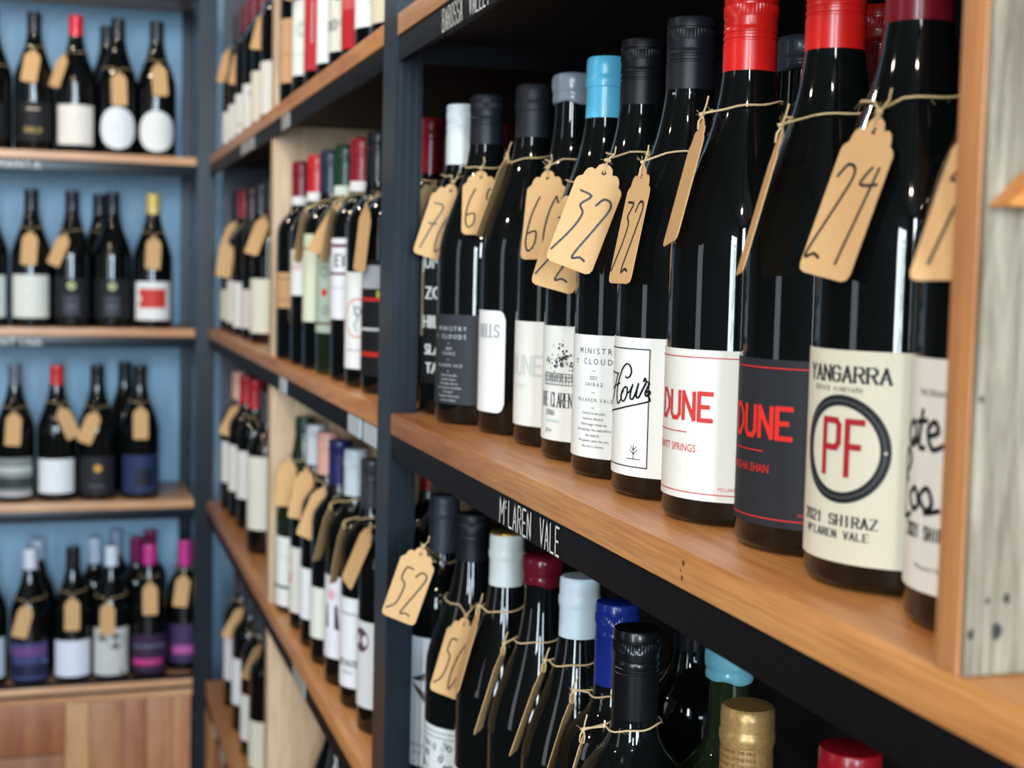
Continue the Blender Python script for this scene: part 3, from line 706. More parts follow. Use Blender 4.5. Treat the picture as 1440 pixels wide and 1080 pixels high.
bottle('un', .393, 1.076, ZB, 'burg', 'wax', (138, 146, 156), 'bottle with near blank white label and faint grey DUNE, grey wax top', G_B, seg=64, caprough=.25,
       labels=[dict(az=200, hw=80, z0=.016, z1=.1005, col=(238, 236, 230), draw=d_une)])
def d_hills(p): p.hand("HILLS", .0160, .0835, .0108, .0040, .0012, (78, 84, 98), gap=1.42, serif=True, thin=.35)
bottle('hi', .387, 1.161, ZB, 'burg', 'foil', (34, 36, 41), 'bottle with rounded white label reading HILLS, dark grey capsule', G_B, seg=64, caprough=.5,
       labels=[dict(az=177, hw=48, z0=.0185, z1=.1065, col=(240, 239, 236), shape='rounded', corner=.008, draw=d_hills)])
bottle('mb', .370, 1.246, ZB, 'burg', 'screw', (26, 28, 35), 'bottle with charcoal label and pale MINISTRY OF CLOUDS text', G_B, seg=64, caprough=.45,
       labels=[dict(az=209, hw=80, z0=.018, z1=.100, col=(48, 50, 56), draw=d_min((205, 205, 205), "2019"))])
def d_zo(p):
    k = (225, 225, 222)
    for t, z in (("JUMP", .142), ("ZO", .112), ("HILL", .084), ("SLA", .058), ("TA", .040)): p.text(t, .001, z, .0125 if z > .07 else .0105, k, .9, bold=.0007)
bottle('zo', .369, 1.327, ZB, 'bord', 'screw', (226, 230, 230), 'white-capped bottle with tall white lettering on black, beside the steel post', G_B, seg=64, caprough=.35,
       labels=[dict(az=170, hw=18, z0=.076, z1=.150, col=(214, 200, 170), name='side_strip'), dict(az=212, hw=40, z0=.03, z1=.162, col=(20, 20, 22), draw=d_zo)])
# second row seen between the caps
bottle('b_red', .462, .735, ZB, 'burg', 'screw', (178, 24, 28), 'second-row bottle with ribbed red cap behind the nearest red caps', 'second-row bottles', seg=64)
bottle('b_wax', .470, .842, ZB-.0, 'burg', 'wax', (70, 76, 88), 'second-row bottle with dull grey-blue wax top between two red caps', 'second-row bottles', seg=64)
bottle('b_br', .480, 1.245, ZB, 'burg', 'foil', (58, 54, 56), 'second-row bottle with dark capsule behind the grey wax top', 'second-row bottles')
bottle('b_mar', .455, 1.475, ZB, 'bord', 'foil', (78, 14, 26), 'second-row bottle with dark maroon capsule left of the white cap', 'second-row bottles', caprough=.35)

# -- shelf C, under the nearest shelf
G_C = 'wine bottles on the lower shelf of the near bay'
def d_feather(p):
    k = (70, 52, 46)
    for i in range(5): p.curve([(.012+i*.0006, .128-i*.002), (.002, .122-i*.0015), (-.012, .116)], .0011, k)
    for i in range(5): p.curve([(-.012, .112), (.002, .104-i*.0018), (.013, .094-i*.002)], .0011, k)
    p.text("Willunga", -.002, .046, .0048, (120, 122, 128)); p.text("2018", -.004, .038, .0040, (120, 122, 128)); p.rect(-.022, .022, .012, .026, (30, 26, 30)); p.text("SHIRAZ", 0, .017, .004, (200, 200, 200), ly=1)
bottle('c52', .372, 1.375, ZC, 'bord', 'foil', (58, 60, 72), 'bottle with tall white feather label, right beside the steel post', G_C, seg=64, caprough=.4,
       labels=[dict(az=222, hw=36, z0=.010, z1=.160, col=(238, 241, 246), draw=d_feather)])
def d_pattern(p):
    rr = random.Random(5)
    for z in (.097, .092): p.seg((-.04, z), (.04, z), .0008, (90, 96, 100))
    for i in range(60): p.ring(rr.uniform(-.036, .036), rr.uniform(.024, .088), .0015, rr.uniform(.002, .0034), rr.choice([(60, 66, 70), (120, 126, 130), (90, 92, 96)]), n=10)
bottle('c50', .371, 1.266, ZC, 'burg', 'screw', (24, 26, 32), 'black-capped bottle with grey engraved pattern label', G_C, seg=64, caprough=.45,
       labels=[dict(az=205, hw=60, z0=.018, z1=.102, col=(214, 216, 216), draw=d_pattern)])
bottle('cwg', .372, 1.160, ZC, 'burg', 'foil', (216, 222, 218), 'bottle with white capsule and gold disc top', G_C, seg=64, caprough=.35,
       labels=[dict(az=205, hw=70, z0=.018, z1=.094, col=WH)])
link('gold_disc', lathe('gold_disc', [(0, .0142), (.0008, .0150), (.0022, .0150), (.0030, .0138), (.0030, 0)], 48), mat('brass_disc', srgb(196, 150, 70), .3, .8, noise=.1), [o for o in C.objects if o.get('label', '').startswith('bottle with white capsule and gold')][0], loc=(0, 0, .3012), label='gold disc on top')
bottle('cwx', .374, 1.068, ZC, 'burg', 'wax', (104, 20, 38), 'bottle sealed with glossy dark red wax', G_C, seg=64, caprough=.2, labels=[dict(az=205, hw=70, z0=.018, z1=.094, col=WH)])
bottle('cw2', .374, .981, ZC, 'burg', 'foil', (214, 226, 234), 'bottle with smooth pale blue-white capsule', G_C, seg=64, caprough=.4, labels=[dict(az=205, hw=70, z0=.018, z1=.094, col=CR)])
bottle('cbl', .372, .900, ZC, 'bord', 'screw', (26, 44, 132), 'bottle with shiny royal blue screw cap', G_C, seg=64, caprough=.25, labels=[dict(az=205, hw=70, z0=.018, z1=.11, col=WH)])
bottle('cbk', .357, .829, ZC, 'bord', 'screw', (14, 15, 18), 'bottle with glossy black ridged screw cap and twine round its neck', G_C, seg=64, caprough=.28, labels=[dict(az=205, hw=70, z0=.018, z1=.11, col=WH)])
bottle('clb', .434, .845, ZC, 'bord', 'wax', (112, 178, 196), 'olive green bottle with light blue wax top, second row', 'second-row bottles lower shelf', seg=64, caprough=.25, glass=GLASSG, scale=(.97, .97, .93))
GOLDC = mat('mottled_gold_capsule', srgb(176, 138, 84), .35, .35, noise=.45, nscale=420)
def d_cork(p):
    for i in range(6): p.text("ESTATE WINE OF THE VALE", 0, .033-i*.0042, .0022, (110, 70, 34), .8)
bottle('cgo', .372, .700, ZC, 'burg', 'foil', GOLDC, 'bottle with mottled gold and brown printed capsule', G_C, seg=64, scale=(1, 1, .955), capdraw=(205, d_cork), labels=[dict(az=205, hw=70, z0=.018, z1=.094, col=CR)])
bottle('crd', .370, .588, ZC, 'bord', 'screw', (150, 18, 32), 'bottle with crimson cap, nearest in the lower shelf', G_C, seg=64, labels=[dict(az=205, hw=70, z0=.018, z1=.11, col=WH)])
bottle('cdk', .466, .975, ZC, 'bord', 'foil', (24, 26, 36), 'tall black bottle behind the black cap, second row', 'second-row bottles lower shelf', seg=64)
bottle('cr1', .460, 1.775, ZC, 'bord', 'foil', (164, 20, 30), 'second-row bottle with bright red capsule beside the steel post', 'second-row bottles lower shelf')
bottle('cr2', .455, 1.690, ZC, 'bord', 'foil', (206, 200, 186), 'second-row bottle with white capsule banded in red', 'second-row bottles lower shelf')

# ------------------------------------------------------------------ far bay of the long unit and its near half
def marks(rows, col=(90, 86, 84), s=0, w=.016, th=.0012):
    def f(p):
        for z, k in rows: p.seg((s-w*k, z), (s+w*k, z), th, col)
    return f
AZ = 215
def lab(z0, z1, col, draw=None, hw=58, az=AZ, **k): return dict(az=az, hw=hw, z0=z0, z1=z1, col=col, draw=draw, **k)
G1 = 'wine bottles between the steel post and the pale divider, '
G2 = 'wine bottles in the far bay of the long shelving, '
# level B, near half
g = G1+'middle shelf'
bottle('b1', .344, 2.150, ZB, 'bord', 'foil', (120, 20, 34), 'bottle with brown kraft label and dark red capsule, against the pale divider', g, [lab(.078, .132, (206, 160, 116), marks([(.122, .8), (.09, .6)], (120, 84, 52)))], band=(226, 226, 222))
bottle('b2', .345, 2.012, ZB, 'bord', 'foil', (196, 30, 38), 'red-capsuled bottle with short white label, second from pale divider', g, [lab(.100, .166, (240, 238, 234), marks([(.142, .9), (.138, .7)], (210, 120, 120)), az=205)], band=(232, 228, 226))
bottle('b3', .348, 1.921, ZB, 'bord', 'foil', (36, 46, 66), 'bottle with pale green-cream label and navy capsule', g, [lab(.066, .165, (226, 230, 204), None, az=200, hw=50), dict(az=200, hw=20, z0=.167, z1=.186, col=(214, 226, 190), name='neck_strip')], band=None)
bottle('b4', .351, 1.830, ZB, 'bord', 'foil', (24, 58, 40), 'bottle with grey-sage label, red spot and green capsule', g, [lab(.055, .155, (176, 190, 172), lambda p: (p.ring(0, .108, 0, .005, RED), p.rect(-.03, .03, .066, .069, (110, 60, 60)), p.ring(0, .135, .003, .009, (150, 166, 150)), p.ring(.002, .085, .002, .007, (150, 166, 150))))], band=(214, 220, 206), glass=GLASSG)
def d_et(p):
    p.rect(-.036, .036, .166, .170, (110, 26, 42)); p.rect(-.036, .036, .132, .135, (110, 26, 42)); p.rect(-.036, .036, .1155, .117, (200, 196, 200))
    p.text("ET", .000, .142, .016, (34, 26, 30), .9, bold=.0006)
bottle('b5', .351, 1.722, ZB, 'bord', 'foil', (142, 22, 40), 'bottle with white label, maroon bands and black ET letters', g, [lab(.077, .177, (240, 238, 242), d_et, hw=45)], band=(236, 232, 228))
def d_wheel(p):
    p.ring(.004, .082, .0215, .0232, (222, 120, 84), n=40); p.ring(.004, .090, .004, .0055, (80, 92, 120), n=20); p.path([(-.002, .098), (.001, .088), (.005, .082), (-.001, .074), (.003, .066)], .0016, (80, 92, 120)); p.seg((-.016, .044), (.010, .044), .0012, (150, 150, 150))
bottle('b6', .353, 1.634, ZB, 'bord', 'screw', (24, 24, 28), 'bottle with large white label and orange ring drawing, beside the post', g, [lab(.022, .136, (244, 243, 240), d_wheel, shape='rounded', hw=50)])
bottle('b7', .355, 1.548, ZB, 'bord', 'screw', (24, 24, 28), 'black-labelled bottle with red and white lines, partly behind the post', g, [lab(.020, .150, (26, 26, 30), lambda p: (p.rect(-.026, .02, .118, .144, (176, 178, 184)), p.rect(-.022, .014, .104, .108, RED), p.rect(-.022, .016, .071, .074, (214, 214, 214)), p.rect(-.02, .01, .042, .047, RED), p.rect(.006, .012, .108, .116, (170, 180, 60))))])
bottle('b8', .371, 1.462, ZB, 'bord', 'foil', (136, 22, 36), 'bottle with maroon capsule just right of the steel post', g, [lab(.03, .12, (36, 36, 40))])
bottle('b9', .440, 1.985, ZB, 'bord', 'foil', (188, 198, 210), 'second-row bottle with pale blue capsule and white patch', 'second-row bottles', band=(232, 234, 230))
bottle('b10', .445, 1.800, ZB, 'bord', 'foil', (40, 20, 26), 'second-row bottle with near-black capsule behind the dark red one', 'second-row bottles', band=(226, 228, 226))
# level C, near half
g = G1+'lower shelf'
bottle('c1', .353, 2.146, ZC, 'champ', 'foil', (20, 60, 42), 'sloping bottle with green foil and white label with black stripe', g, [lab(.010, .118, (238, 238, 232), lambda p: (p.rect(-.04, .04, .038, .042, (40, 42, 44)), p.seg((-.03, .088), (.03, .088), .0012, (200, 204, 196))))], glass=GLASSG)
bottle('c2', .352, 2.035, ZC, 'bord', 'screw', (206, 208, 216), 'bottle with cream label and pink pattern, long pale cap', g, [lab(.025, .122, (232, 230, 218), lambda p: (p.ring(-.020, .075, .003, .009, (226, 140, 140)), p.ring(-.022, .100, .002, .006, (226, 150, 150)), p.seg((-.008, .085), (.03, .085), .001, (190, 188, 178))))])
bottle('c3', .352, 1.935, ZC, 'bord', 'foil', (226, 168, 150), 'bottle with plain white label and rose gold capsule', g, [lab(.040, .112, (244, 246, 248), None)], caprough=.25)
bottle('c4', .352, 1.846, ZC, 'bord', 'screw', (36, 40, 96), 'bottle with narrow cream label and navy cap', g, [lab(.036, .105, (236, 236, 224), None)], caprough=.3)
bottle('c5', .354, 1.748, ZC, 'bord', 'foil', (204, 216, 226), 'bottle with white label, pink mark and two dark figures', g, [lab(.036, .142, (240, 236, 244), lambda p: (p.ring(-.004, .118, 0, .007, (236, 180, 190)), p.poly([(-.016, .075), (-.010, .075), (-.011, .105), (-.014, .104)], (54, 54, 60)), p.poly([(.002, .075), (.010, .073), (.006, .106), (.002, .104)], (54, 54, 60))))])
bottle('c6', .356, 1.652, ZC, 'bord', 'screw', (60, 62, 70), 'bottle with large white label with black words near its foot, by the post', g, [lab(.026, .136, (242, 243, 246), lambda p: (p.text("ESTATE", -.004, .052, .0085, (34, 36, 40), .9, bold=.0005), p.text("SHIRAZ", -.004, .043, .0045, (120, 120, 124)), p.rect(-.028, .02, .116, .1175, (90, 90, 94))))])
bottle('c7', .358, 1.556, ZC, 'bord', 'screw', (60, 62, 70), 'bottle with plum round badge, mostly behind the post', g, [lab(.03, .13, (236, 236, 238), lambda p: p.ring(-.012, .108, 0, .014, (96, 76, 84)))])
# level A, near half
g = G1+'upper shelf'
bottle('a1', .345, 2.150, ZA, 'bord', 'foil', (120, 90, 60), 'bottle with tan paper label, nearest the pale divider, upper shelf', g, [lab(.032, .128, (206, 160, 118), marks([(.075, .8)], (150, 108, 74)))])
bottle('a2', .348, 2.045, ZA, 'bord', 'foil', (40, 40, 44), 'bottle with mottled white label, upper shelf beside tan one', g, [lab(.030, .138, (236, 238, 230), lambda p: (p.ring(.004, .095, .004, .012, (206, 212, 200)), p.seg((-.02, .06), (.02, .06), .001, (190, 190, 184))))])
bottle('a3', .349, 1.942, ZA, 'bord', 'screw', (196, 36, 46), 'bottle with red label crossed by a white diagonal patch', g, [lab(.024, .150, (196, 50, 58), lambda p: (p.poly([(-.036, .065), (.0, .060), (.0, .118), (-.036, .105)], (232, 232, 236)), p.poly([(0, .060), (.034, .085), (.034, .135), (0, .118)], (232, 232, 236))))])
bottle('a4', .351, 1.852, ZA, 'bord', 'screw', (30, 30, 34), 'bottle with tall plain white rounded label, upper shelf', g, [lab(.022, .140, (246, 246, 246), None, shape='rounded')])
def d_draw(p):
    rr = random.Random(11)
    for i in range(26): p.ring(rr.uniform(-.02, .024), rr.uniform(.05, .13), .002, rr.uniform(.004, .009), rr.choice([(196, 196, 180), (120, 124, 116), (170, 172, 160)]), n=12)
bottle('a5', .351, 1.762, ZA, 'bord', 'screw', (30, 30, 34), 'bottle with cream label covered by a grey drawing', g, [lab(.024, .150, (230, 228, 214), d_draw)])
bottle('a6', .352, 1.680, ZA, 'bord', 'screw', (180, 30, 40), 'bottle with bright red label, upper shelf', g, [lab(.016, .150, (190, 34, 44), lambda p: p.rect(-.03, .03, .062, .106, (214, 90, 92)))])
bottle('a7', .352, 1.598, ZA, 'bord', 'screw', (30, 30, 34), 'bottle with wide white label and faint handwriting, upper shelf', g, [lab(.028, .150, (246, 246, 246), marks([(.092, .9), (.088, .5), (.055, .6), (.060, .8)], (206, 208, 212)))])
bottle('a8', .354, 1.515, ZA, 'bord', 'screw', (200, 190, 150), 'bottle with cream label and orange mark, upper shelf by the post', g, [lab(.020, .15, (236, 228, 198), lambda p: p.ring(-.008, .115, 0, .006, (214, 110, 80)))])
# level D, near half (only shoulders in view)
g = G1+'lowest shelf'
for i, (yy, cc, t) in enumerate([(2.08, (40, 42, 50), 'dark bottle on the lowest shelf, nearest the pale divider'), (1.94, (60, 30, 34), 'dark bottle with kraft tag, second from divider, lowest shelf'), (1.80, (30, 30, 36), 'dark bottle with blue glints on its shoulder, lowest shelf')]):
    bottle('d%d' % (i+1), .40, yy, ZD, 'burg', 'screw', cc, t, g, [lab(.02, .10, WH)])
# far bay
g = G2+'upper shelf'
for i, (yy, cc, kz, t, dr) in enumerate([
    (3.115, (60, 62, 70), (.020, .088), 'white-labelled bottle next to the corner post, far bay upper shelf', None),
    (3.000, (96, 26, 44), (.020, .092), 'maroon-capsuled bottle, second from the corner post, upper shelf', None),
    (2.880, (110, 26, 44), (.020, .100), 'bottle with white label and tan stripe, far bay upper shelf', lambda p: p.rect(-.014, .018, .036, .042, (190, 170, 140))),
    (2.750, (110, 26, 44), (.020, .104), 'white-labelled bottle with purple smudge, far bay upper shelf', lambda p: p.ring(0, .086, 0, .006, (190, 184, 206))),
    (2.620, (122, 24, 60), (.020, .112), 'cream-labelled bottle with plum capsule behind the pale divider, upper shelf', None),
    (2.490, (122, 24, 60), (.020, .112), 'bottle with plum capsule hidden behind the pale divider, upper shelf', None)]):
    bottle('fa%d' % (i+1), .360, yy, ZA, 'bord', 'foil', cc, t, g, [lab(kz[0], kz[1], (236, 234, 228) if i != 4 else (232, 222, 206), dr, az=225)])
g = G2+'middle shelf'
for i, (yy, cc, z0, z1, pc, t) in enumerate([
    (3.120, (40, 34, 36), .022, .088, (226, 220, 196), 'cream-labelled bottle by the corner post, middle shelf'),
    (3.000, (142, 28, 44), .020, .110, (236, 230, 220), 'maroon-capped bottle with broad white label, middle shelf far bay'),
    (2.880, (60, 30, 34), .016, .108, (240, 238, 232), 'bottle with wide bright label, third from corner post, middle shelf'),
    (2.740, (40, 40, 46), .020, .096, (228, 214, 208), 'bottle with pinkish white label, middle shelf far bay'),
    (2.600, (40, 40, 46), .018, .118, (234, 230, 212), 'bottle with tall ivory label behind the pale divider, middle shelf')]):
    bottle('fb%d' % (i+1), .360, yy, ZB, 'bord', 'foil', cc, t, g, [lab(z0, z1, pc, None, az=225)])
g = G2+'lower shelf'
for i, (xx, yy, kd, cc, z0, z1, pc, t) in enumerate([
    (.360, 3.085, 'foil', (226, 176, 150), .060, .150, (236, 234, 228), 'bottle with rose gold capsule, lower shelf by the corner post'),
    (.364, 2.975, 'screw', (196, 34, 50), .058, .156, (240, 236, 232), 'first red-capped bottle with white label, lower shelf far bay'),
    (.368, 2.862, 'screw', (206, 40, 52), .060, .158, (242, 240, 236), 'brighter red-capped bottle with large white label, lower shelf far bay'),
    (.358, 2.600, 'foil', (70, 70, 76), .045, .182, (236, 232, 218), 'bottle with tall narrow ivory label behind the divider, lower shelf')]):
    bottle('fc%d' % (i+1), xx, yy, ZC, 'bord', kd, cc, t, g, [lab(z0, z1, pc, None, az=232)])
g = G2+'lowest shelf'
for i, (yy, cc, z0, z1, pc, t) in enumerate([
    (3.000, (60, 62, 70), .060, .160, (226, 222, 226), 'bottle with tag over a lilac-white label, lowest shelf far bay'),
    (2.840, (60, 62, 70), .055, .150, (238, 238, 240), 'bottle with bright white label, middle of the lowest shelf group'),
    (2.690, (60, 62, 70), .030, .120, (232, 230, 226), 'bottle with white label below an orange tag, lowest shelf'),
    (2.560, (60, 62, 70), .020, .110, (230, 228, 206), 'bottle with ivory label against the divider, lowest shelf')]):
    bottle('fd%d' % (i+1), .360, yy, ZD, 'bord', 'foil', cc, t, g, [lab(z0, z1, pc, None, az=232)])

# ------------------------------------------------------------------ bottles on the far unit
def fl(z0, z1, col, draw=None, hw=60, shape='rect', az=268): return dict(az=az, hw=hw, z0=z0, z1=z1, col=col, draw=draw, shape=shape)
YF = 3.262
za, zb_, zc, zd = LZ
g = 'bottles on the top shelf of the far unit'
bottle('la0', -.1585, YF, za, 'burg', 'screw', (26, 26, 30), 'black bottle cut by the left edge, top far shelf', g, [fl(.02, .10, (26, 26, 28))])
bottle('la1', -.0710, YF, za, 'burg', 'screw', (26, 26, 30), 'bottle with dark label and gold lettering, top far shelf', g, [fl(.02, .105, (24, 24, 26), lambda p: (p.hand("GOLD", 0, .040, .009, .007, .0018, (196, 164, 96)), p.rect(-.014, .014, .088, .092, (196, 180, 150))))])
bottle('la2', .0165, YF, za, 'burg', 'screw', (216, 24, 44), 'red-capped bottle with square cream label, top far shelf', g, [fl(.017, .104, (236, 228, 218), marks([(.075, .8), (.06, .6)], (214, 204, 196)))])
bottle('la3', .106, YF, za, 'burg', 'screw', (30, 32, 38), 'bottle with round white label, left one of two, top far shelf', g, [fl(.012, .104, (232, 234, 238), marks([(.058, .9)], (206, 208, 212)), hw=58, shape='round')])
bottle('la4', .190, YF, za, 'burg', 'screw', (30, 32, 38), 'bottle with round white label next to the corner, top far shelf', g, [fl(.010, .100, (234, 234, 232), marks([(.055, .9)], (206, 208, 212)), hw=58, shape='round')])
bottle('la5', .085, YF+.11, za, 'burg', 'screw', (30, 32, 38), 'second-row dark bottle behind the round white labels', 'second-row bottles of the far unit')
g = 'bottles on the second shelf of the far unit'
def d_badge(p): p.ring(0, .092, 0, .009, (196, 204, 150), n=20); p.ring(0, .092, .003, .005, (90, 100, 70), 1, n=14); p.rect(-.017, .017, .028, .070, (62, 64, 74)); p.rect(-.012, .012, .045, .048, (110, 112, 120), 1)
bottle('lb0', -.167, YF, zb_, 'burg', 'screw', (26, 26, 30), 'bottle with pale mint label at left edge, second far shelf', g, [fl(.020, .112, (206, 218, 214))])
bottle('lb1', -.077, YF, zb_, 'burg', 'screw', (28, 28, 34), 'bottle with plain ivory square label, second far shelf', g, [fl(.020, .114, (224, 224, 214), marks([(.07, .7)], (204, 202, 192)))])
bottle('lb2', .009, YF, zb_, 'burg', 'screw', (24, 26, 34), 'bottle with pale badge on charcoal label and angled tag, second far shelf', g, [fl(.02, .108, (30, 31, 36), d_badge)])
bottle('lb3', .096, YF, zb_, 'burg', 'screw', (24, 26, 34), 'bottle with pale badge on charcoal label and no tag in front', g, [fl(.02, .108, (30, 31, 36), d_badge)])
bottle('lb4', .184, YF, zb_, 'burg', 'foil', (214, 186, 84), 'gold-capsuled bottle with white label and red block', g, [fl(.018, .104, (238, 236, 234), lambda p: (p.rect(-.032, .030, .045, .088, (206, 60, 52)), p.rect(-.034, -.026, .06, .07, (238, 236, 234), 1)))], caprough=.22)
bottle('lb5', .070, YF+.11, zb_, 'burg', 'screw', (24, 26, 34), 'second-row dark bottle between the two badge bottles', 'second-row bottles of the far unit')
g = 'bottles on the third shelf of the far unit'
def d_land(p): p.rect(-.044, .044, .030, .055, (60, 64, 66)); p.rect(-.044, .044, .066, .078, (196, 200, 196)); p.rect(-.044, .044, .055, .060, (150, 156, 150)); p.rect(-.044, .044, .014, .022, (196, 190, 190))
bottle('lc1', -.112, YF, zc, 'burg', 'screw', (96, 102, 118), 'silver-grey capped bottle with misty landscape label, third far shelf', g, [fl(.012, .098, (136, 142, 138), d_land)])
bottle('lc2', -.023, YF, zc, 'burg', 'screw', (206, 44, 44), 'red-capped bottle with square white label, third far shelf', g, [fl(.018, .094, (236, 238, 242))])
bottle('lc3', .064, YF, zc, 'burg', 'screw', (22, 24, 28), 'bottle with charcoal label and gold blot, third far shelf', g, [fl(.014, .098, (38, 38, 44), lambda p: (p.ring(.002, .072, 0, .009, (214, 164, 60), n=9), p.rect(-.018, .018, .030, .034, (90, 90, 94))))])
bottle('lc4', .157, YF, zc, 'burg', 'screw', (22, 24, 30), 'bottle with midnight blue label next to the corner, third far shelf', g, [fl(.014, .100, (40, 54, 92), lambda p: p.rect(-.010, .030, .03, .07, (30, 34, 46)))])
bottle('lc5', .128, YF+.11, zc, 'burg', 'screw', (22, 24, 28), 'second-row dark bottle behind the midnight blue one', 'second-row bottles of the far unit')
g = 'bottles on the lowest shelf of the far unit'
def d_dusk(p): p.rect(-.044, .044, .066, .088, (110, 70, 130)); p.poly([(-.044, .07), (0, .08), (0, .088), (-.044, .082)], (226, 170, 200), 1); p.rect(-.044, .044, .020, .048, (34, 38, 66)); p.poly([(-.03, .048), (.03, .056), (.044, .050), (.044, .046), (-.03, .044)], (150, 180, 220), 1)
bottle('ld0', -.170, YF, zd, 'burg', 'screw', (200, 206, 216), 'bottle with pale blue label at left edge, lowest far shelf', g, [fl(.02, .11, (190, 208, 222))])
bottle('ld1', -.080, YF, zd, 'burg', 'screw', (222, 228, 238), 'white-capped bottle with purple and blue dusk label', g, [fl(.012, .096, (64, 72, 120), d_dusk)])
bottle('ld2', .012, YF, zd, 'burg', 'screw', (30, 28, 28), 'black-capped bottle with plain white label, lowest far shelf', g, [fl(.014, .096, (228, 232, 244))])
bottle('ld3', .096, YF, zd, 'burg', 'screw', (218, 226, 238), 'white-capped bottle with black and white tree label', g, [fl(.012, .120, (206, 204, 200), lambda p: (p.poly([(-.002, .03), (.024, .012), (.040, .03), (.040, .11), (.010, .10)], (52, 54, 60)), p.ring(.01, .09, 0, .018, (80, 84, 86), n=12), p.rect(-.03, -.01, .09, .11, (120, 122, 120))))])
bottle('ld4', .180, YF, zd, 'burg', 'screw', (208, 56, 140), 'magenta-capped bottle with dark plum label, lowest far shelf', g, [fl(.012, .10, (60, 36, 64), lambda p: (p.rect(-.04, .03, .03, .044, (196, 60, 130)), p.rect(-.04, .04, .07, .078, (90, 96, 120))))])
bottle('ld5', .262, YF+.035, zd, 'bord', 'screw', (206, 54, 140), 'magenta-capped bottle tucked behind the corner post, lowest far shelf', g, [fl(.02, .11, (70, 50, 90), lambda p: p.rect(-.03, .03, .04, .06, (190, 90, 160)))])
for k, (x, c, t) in enumerate([(-.066, (190, 204, 226), 'second-row bottle with pale cap behind the dusk label bottle'), (.060, (196, 208, 228), 'second-row bottle with pale cap left of the tree label bottle'), (.120, (150, 164, 190), 'second-row bottle with blue-grey cap right of the tree label bottle'),
    (.176-.02, (120, 24, 76), 'second-row bottle with dark magenta cap, left behind the bright one')]):
    bottle('ls%d' % k, x if k != 2 else .112, YF+.10+(.085 if k == 2 else 0), zd, 'bord' if k > 0 else 'burg', 'screw', c, t, 'second-row bottles of the far unit')
bottle('ls4', .192, YF+.175, zd, 'bord', 'screw', (130, 26, 80), 'second-row bottle with dark magenta cap, right behind the bright one', 'second-row bottles of the far unit')

# ================================================================== price tags
T1 = 'price tags on the front row of the nearest shelf'
tag('PF', 208, .206, 13, -14, '24', 'kraft tag marked 24 hanging beside the cream PF bottle', T1, True)
tag('no', 205, .203, 14, -20, '44', 'kraft tag half hidden behind the brown divider edge', T1, True, pose=((.337, .452, .061), (.311, .440, .008), (-.93, -.36, .1)))
tag('db', 209.2, .2075, 9.1, -50, '', 'kraft tag seen nearly edge-on over the black-label bottle', T1, True)
tag('dw', 185.6, .2235, -2.4, -17.5, '', 'thin edge-on kraft tag left of the first red cap', T1, True)
tag('ho', 202, .2015, 4.1, -19.9, '32', 'narrow slanted kraft tag marked 32, right one of the 32 tags', T1, True)
tag('mi', 213.8, .2085, 15.1, 34.4, '32', 'large kraft tag marked 32 facing the viewer', T1, True)
tag('cl', 240, .194, 14, 0, '32', 'kraft tag mostly hidden beneath the large 32 tag', T1, True)
tag('un', 215.4, .2165, -5.5, 14.1, '60', 'kraft tag marked 60 hanging below the grey wax top', T1, True)
tag('hi', 150, .2355, -4, 0, '', 'shadowed tag seen edge-on beside the dark grey capsule', T1, True)
tag('mb', 249, .2235, -.3, -12, '65', 'shadowed brownish tag marked 65 below the black cap', T1, True, L=.056, pose=((.3585, 1.222, .0868), (.353, 1.2035, .031), (-.28, -.95, .2)))
tag('zo', 239.7, .2175, 15, 11.8, '70', 'kraft tag marked 70 nearest the steel post', T1, True)
tag('b8', 262, .226, 18, 30, '', 'small part of a kraft tag right against the steel post', T1)
T2 = 'price tags on the lower shelf of the near bay'
tag('c52', 235, .232, 0, 0, '52', 'kraft tag marked 52 hanging in front of the steel post', T2, True, pose=((.3075, 1.217, -.2577), (.291, 1.232, -.320), (-.35, -.9, .15)))
tag('c50', 243.9, .2035, 13.7, -23, '50', 'kraft tag marked 50 above the patterned label', T2, True)
tag('cwg', 189, .2315, -2.4, -19.5, '', 'tag seen edge-on left of the white and gold capsule', T2, True)
tag('cwx', 148, .2155, -8, 0, '', 'dark back of a tag left of the red wax bottle', T2, True)
tag('cw2', 146, .226, -6, 0, '', 'dark back of a tag below the pale blue-white capsule', T2, True)
tag('cbl', 146, .226, -6, 0, '', 'dark back of a tag below the royal blue cap', T2, True)
tag('cbk', 150, .222, -6, 0, '', 'tag edge under the twine of the glossy black cap', T2, True)
tag('cgo', 200, .19, 10, -20, '', 'tag hanging below the gold capsule', T2, True)
T3 = 'blurred price tags in the further half of the long shelving'
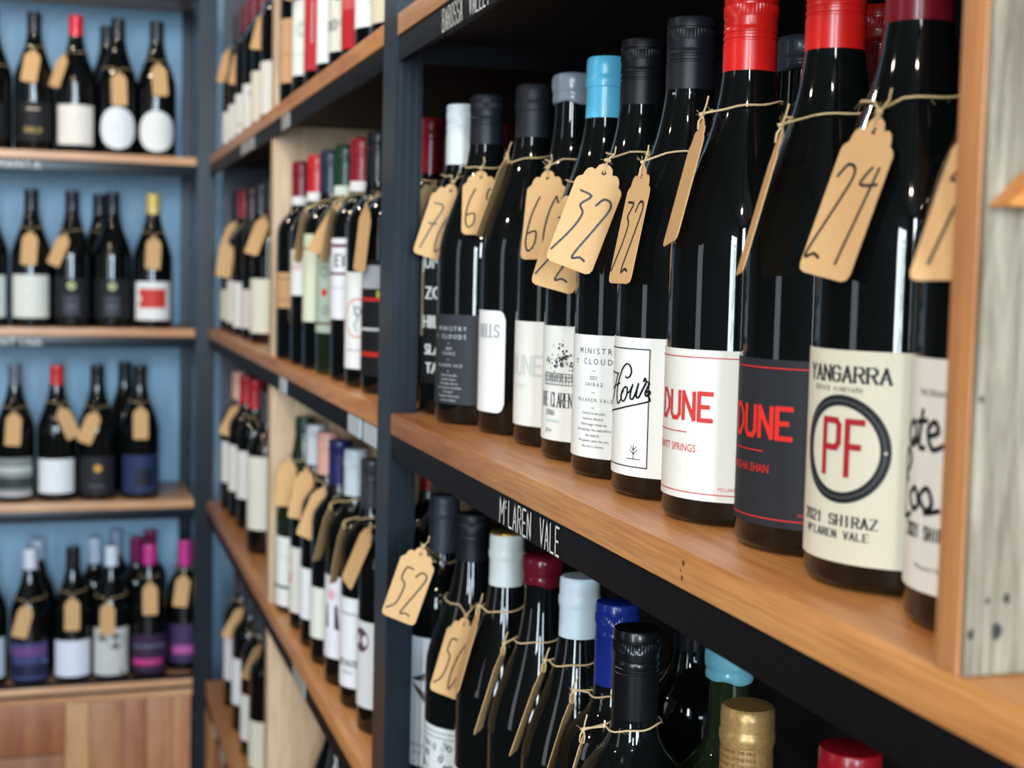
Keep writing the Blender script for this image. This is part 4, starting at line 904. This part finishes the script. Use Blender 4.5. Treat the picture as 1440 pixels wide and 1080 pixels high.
for a in [('b4', 251.2, .2195, 28.1, -43.5, 'long tilted orange-lit tag below the green capsule'), ('b5', 150, .215, -8, 0, 'dark brown back of a tag left of the ET label'), ('c6', 150, .215, -8, 0, 'dark brown back of a tag on the second bottle from the post, lower shelf'), ('b7', 199.9, .2055, 6.2, -8.5, 'narrow kraft tag beside the steel post, middle shelf'),
    ('b3', 150, .215, -6, 0, 'dark back of a tag below the navy capsule'), ('c1', 202.9, .2325, -9.4, 25.8, 'pinkish tag on the green foil bottle'), ('c2', 229.9, .234, 3.2, -4.1, 'orange tag overlapping the pinkish one'),
    ('c3', 246.2, .2235, 18.6, -26.1, 'orange tag below the rose gold capsule'), ('c5', 150, .222, -6, 0, 'dark shaded tag back below the navy cap'), ('c7', 193.7, .233, 16, 0, 'kraft tag at the steel post, lower shelf'),
    ('a4', 212, .200, 18, 5, 'kraft tag with its lower end in view above the red label'), ('a2', 210, .205, 20, 0, 'dark slanted tag at the top of the picture by the divider'),
    ('fa1', 216.2, .218, 9.6, -5.7, 'leftmost kraft tag of the far bay upper shelf'), ('fa2', 243.2, .199, 10.6, -25.4, 'second kraft tag of the far bay upper shelf'), ('fa5', 245.2, .2147, 12, -20, 'kraft tag under the plum capsule'),
    ('fb1', 245.8, .232, 14.3, -7.6, 'tag on the cream-labelled bottle by the corner post'), ('fb2', 215.6, .184, 11.7, 32.5, 'square-on tag under the maroon cap, middle shelf'), ('fb5', 235.7, .2268, 14.7, -11.1, 'tilted tag against the pale divider, middle shelf'),
    ('fc1', 263.6, .2268, 25.1, -3.5, 'curving orange tag under the rose gold capsule, far bay'), ('fc3', 276, .19, 15.6, 31.2, 'brown shaded tag beside the pale divider, lower shelf'),
    ('fd1', 270, .2164, 30, -.7, 'orange tag on the lowest shelf of the far bay'), ('fd3', 266, .222, 26, 37, 'small orange tag against the divider, lowest shelf'), ('d2', 225, .205, 10, 0, 'orange tag on a dark bottle on the lowest shelf')]:
    tag(a[0], a[1], a[2], a[3], a[4], '', a[5], T3)
T4 = 'kraft tags on the bottles of the far unit'
for k, ph, zt, ro, t in [('la0', 262, .165, 3, 'kraft tag at the left edge of the picture, top far shelf'), ('la1', 268, .212, 8, 'kraft tag on the gold-lettered bottle'), ('la2', 225, .205, 14, 'tag turned aside left of the red cap, top far shelf'),
    ('la3', 270, .175, -2, 'kraft tag above the left round label'), ('la4', 272, .200, -4, 'kraft tag above the right round label'), ('lb1', 268, .203, 3, 'kraft tag above the plain ivory label'), ('lb2', 240, .200, 20, 'angled kraft tag on the badge bottle'),
    ('lb5', 300, .20, -20, 'dim tag in shadow right of the badge bottle'), ('lb4', 270, .200, 3, 'kraft tag below the gold capsule'), ('lc1', 270, .195, 3, 'kraft tag above the landscape label'), ('lc2', 285, .205, -22, 'kraft tag tilted right below the red cap, third far shelf'),
    ('lc3', 262, .195, 20, 'kraft tag tilted left above the gold blot'), ('lc4', 270, .205, 0, 'kraft tag above the midnight blue label'), ('ld1', 262, .178, 14, 'tilted kraft tag on the dusk label bottle'), ('ld2', 268, .190, 0, 'brownish tag on the black-capped bottle, lowest far shelf'),
    ('ld3', 258, .175, 0, 'kraft tag above the tree label'), ('ld4', 270, .215, 0, 'kraft tag below the magenta cap'), ('ld5', 262, .222, 6, 'kraft tag on the bottle behind the corner post')]:
    tag(k, ph, zt, ro, 0, '', t, T4)
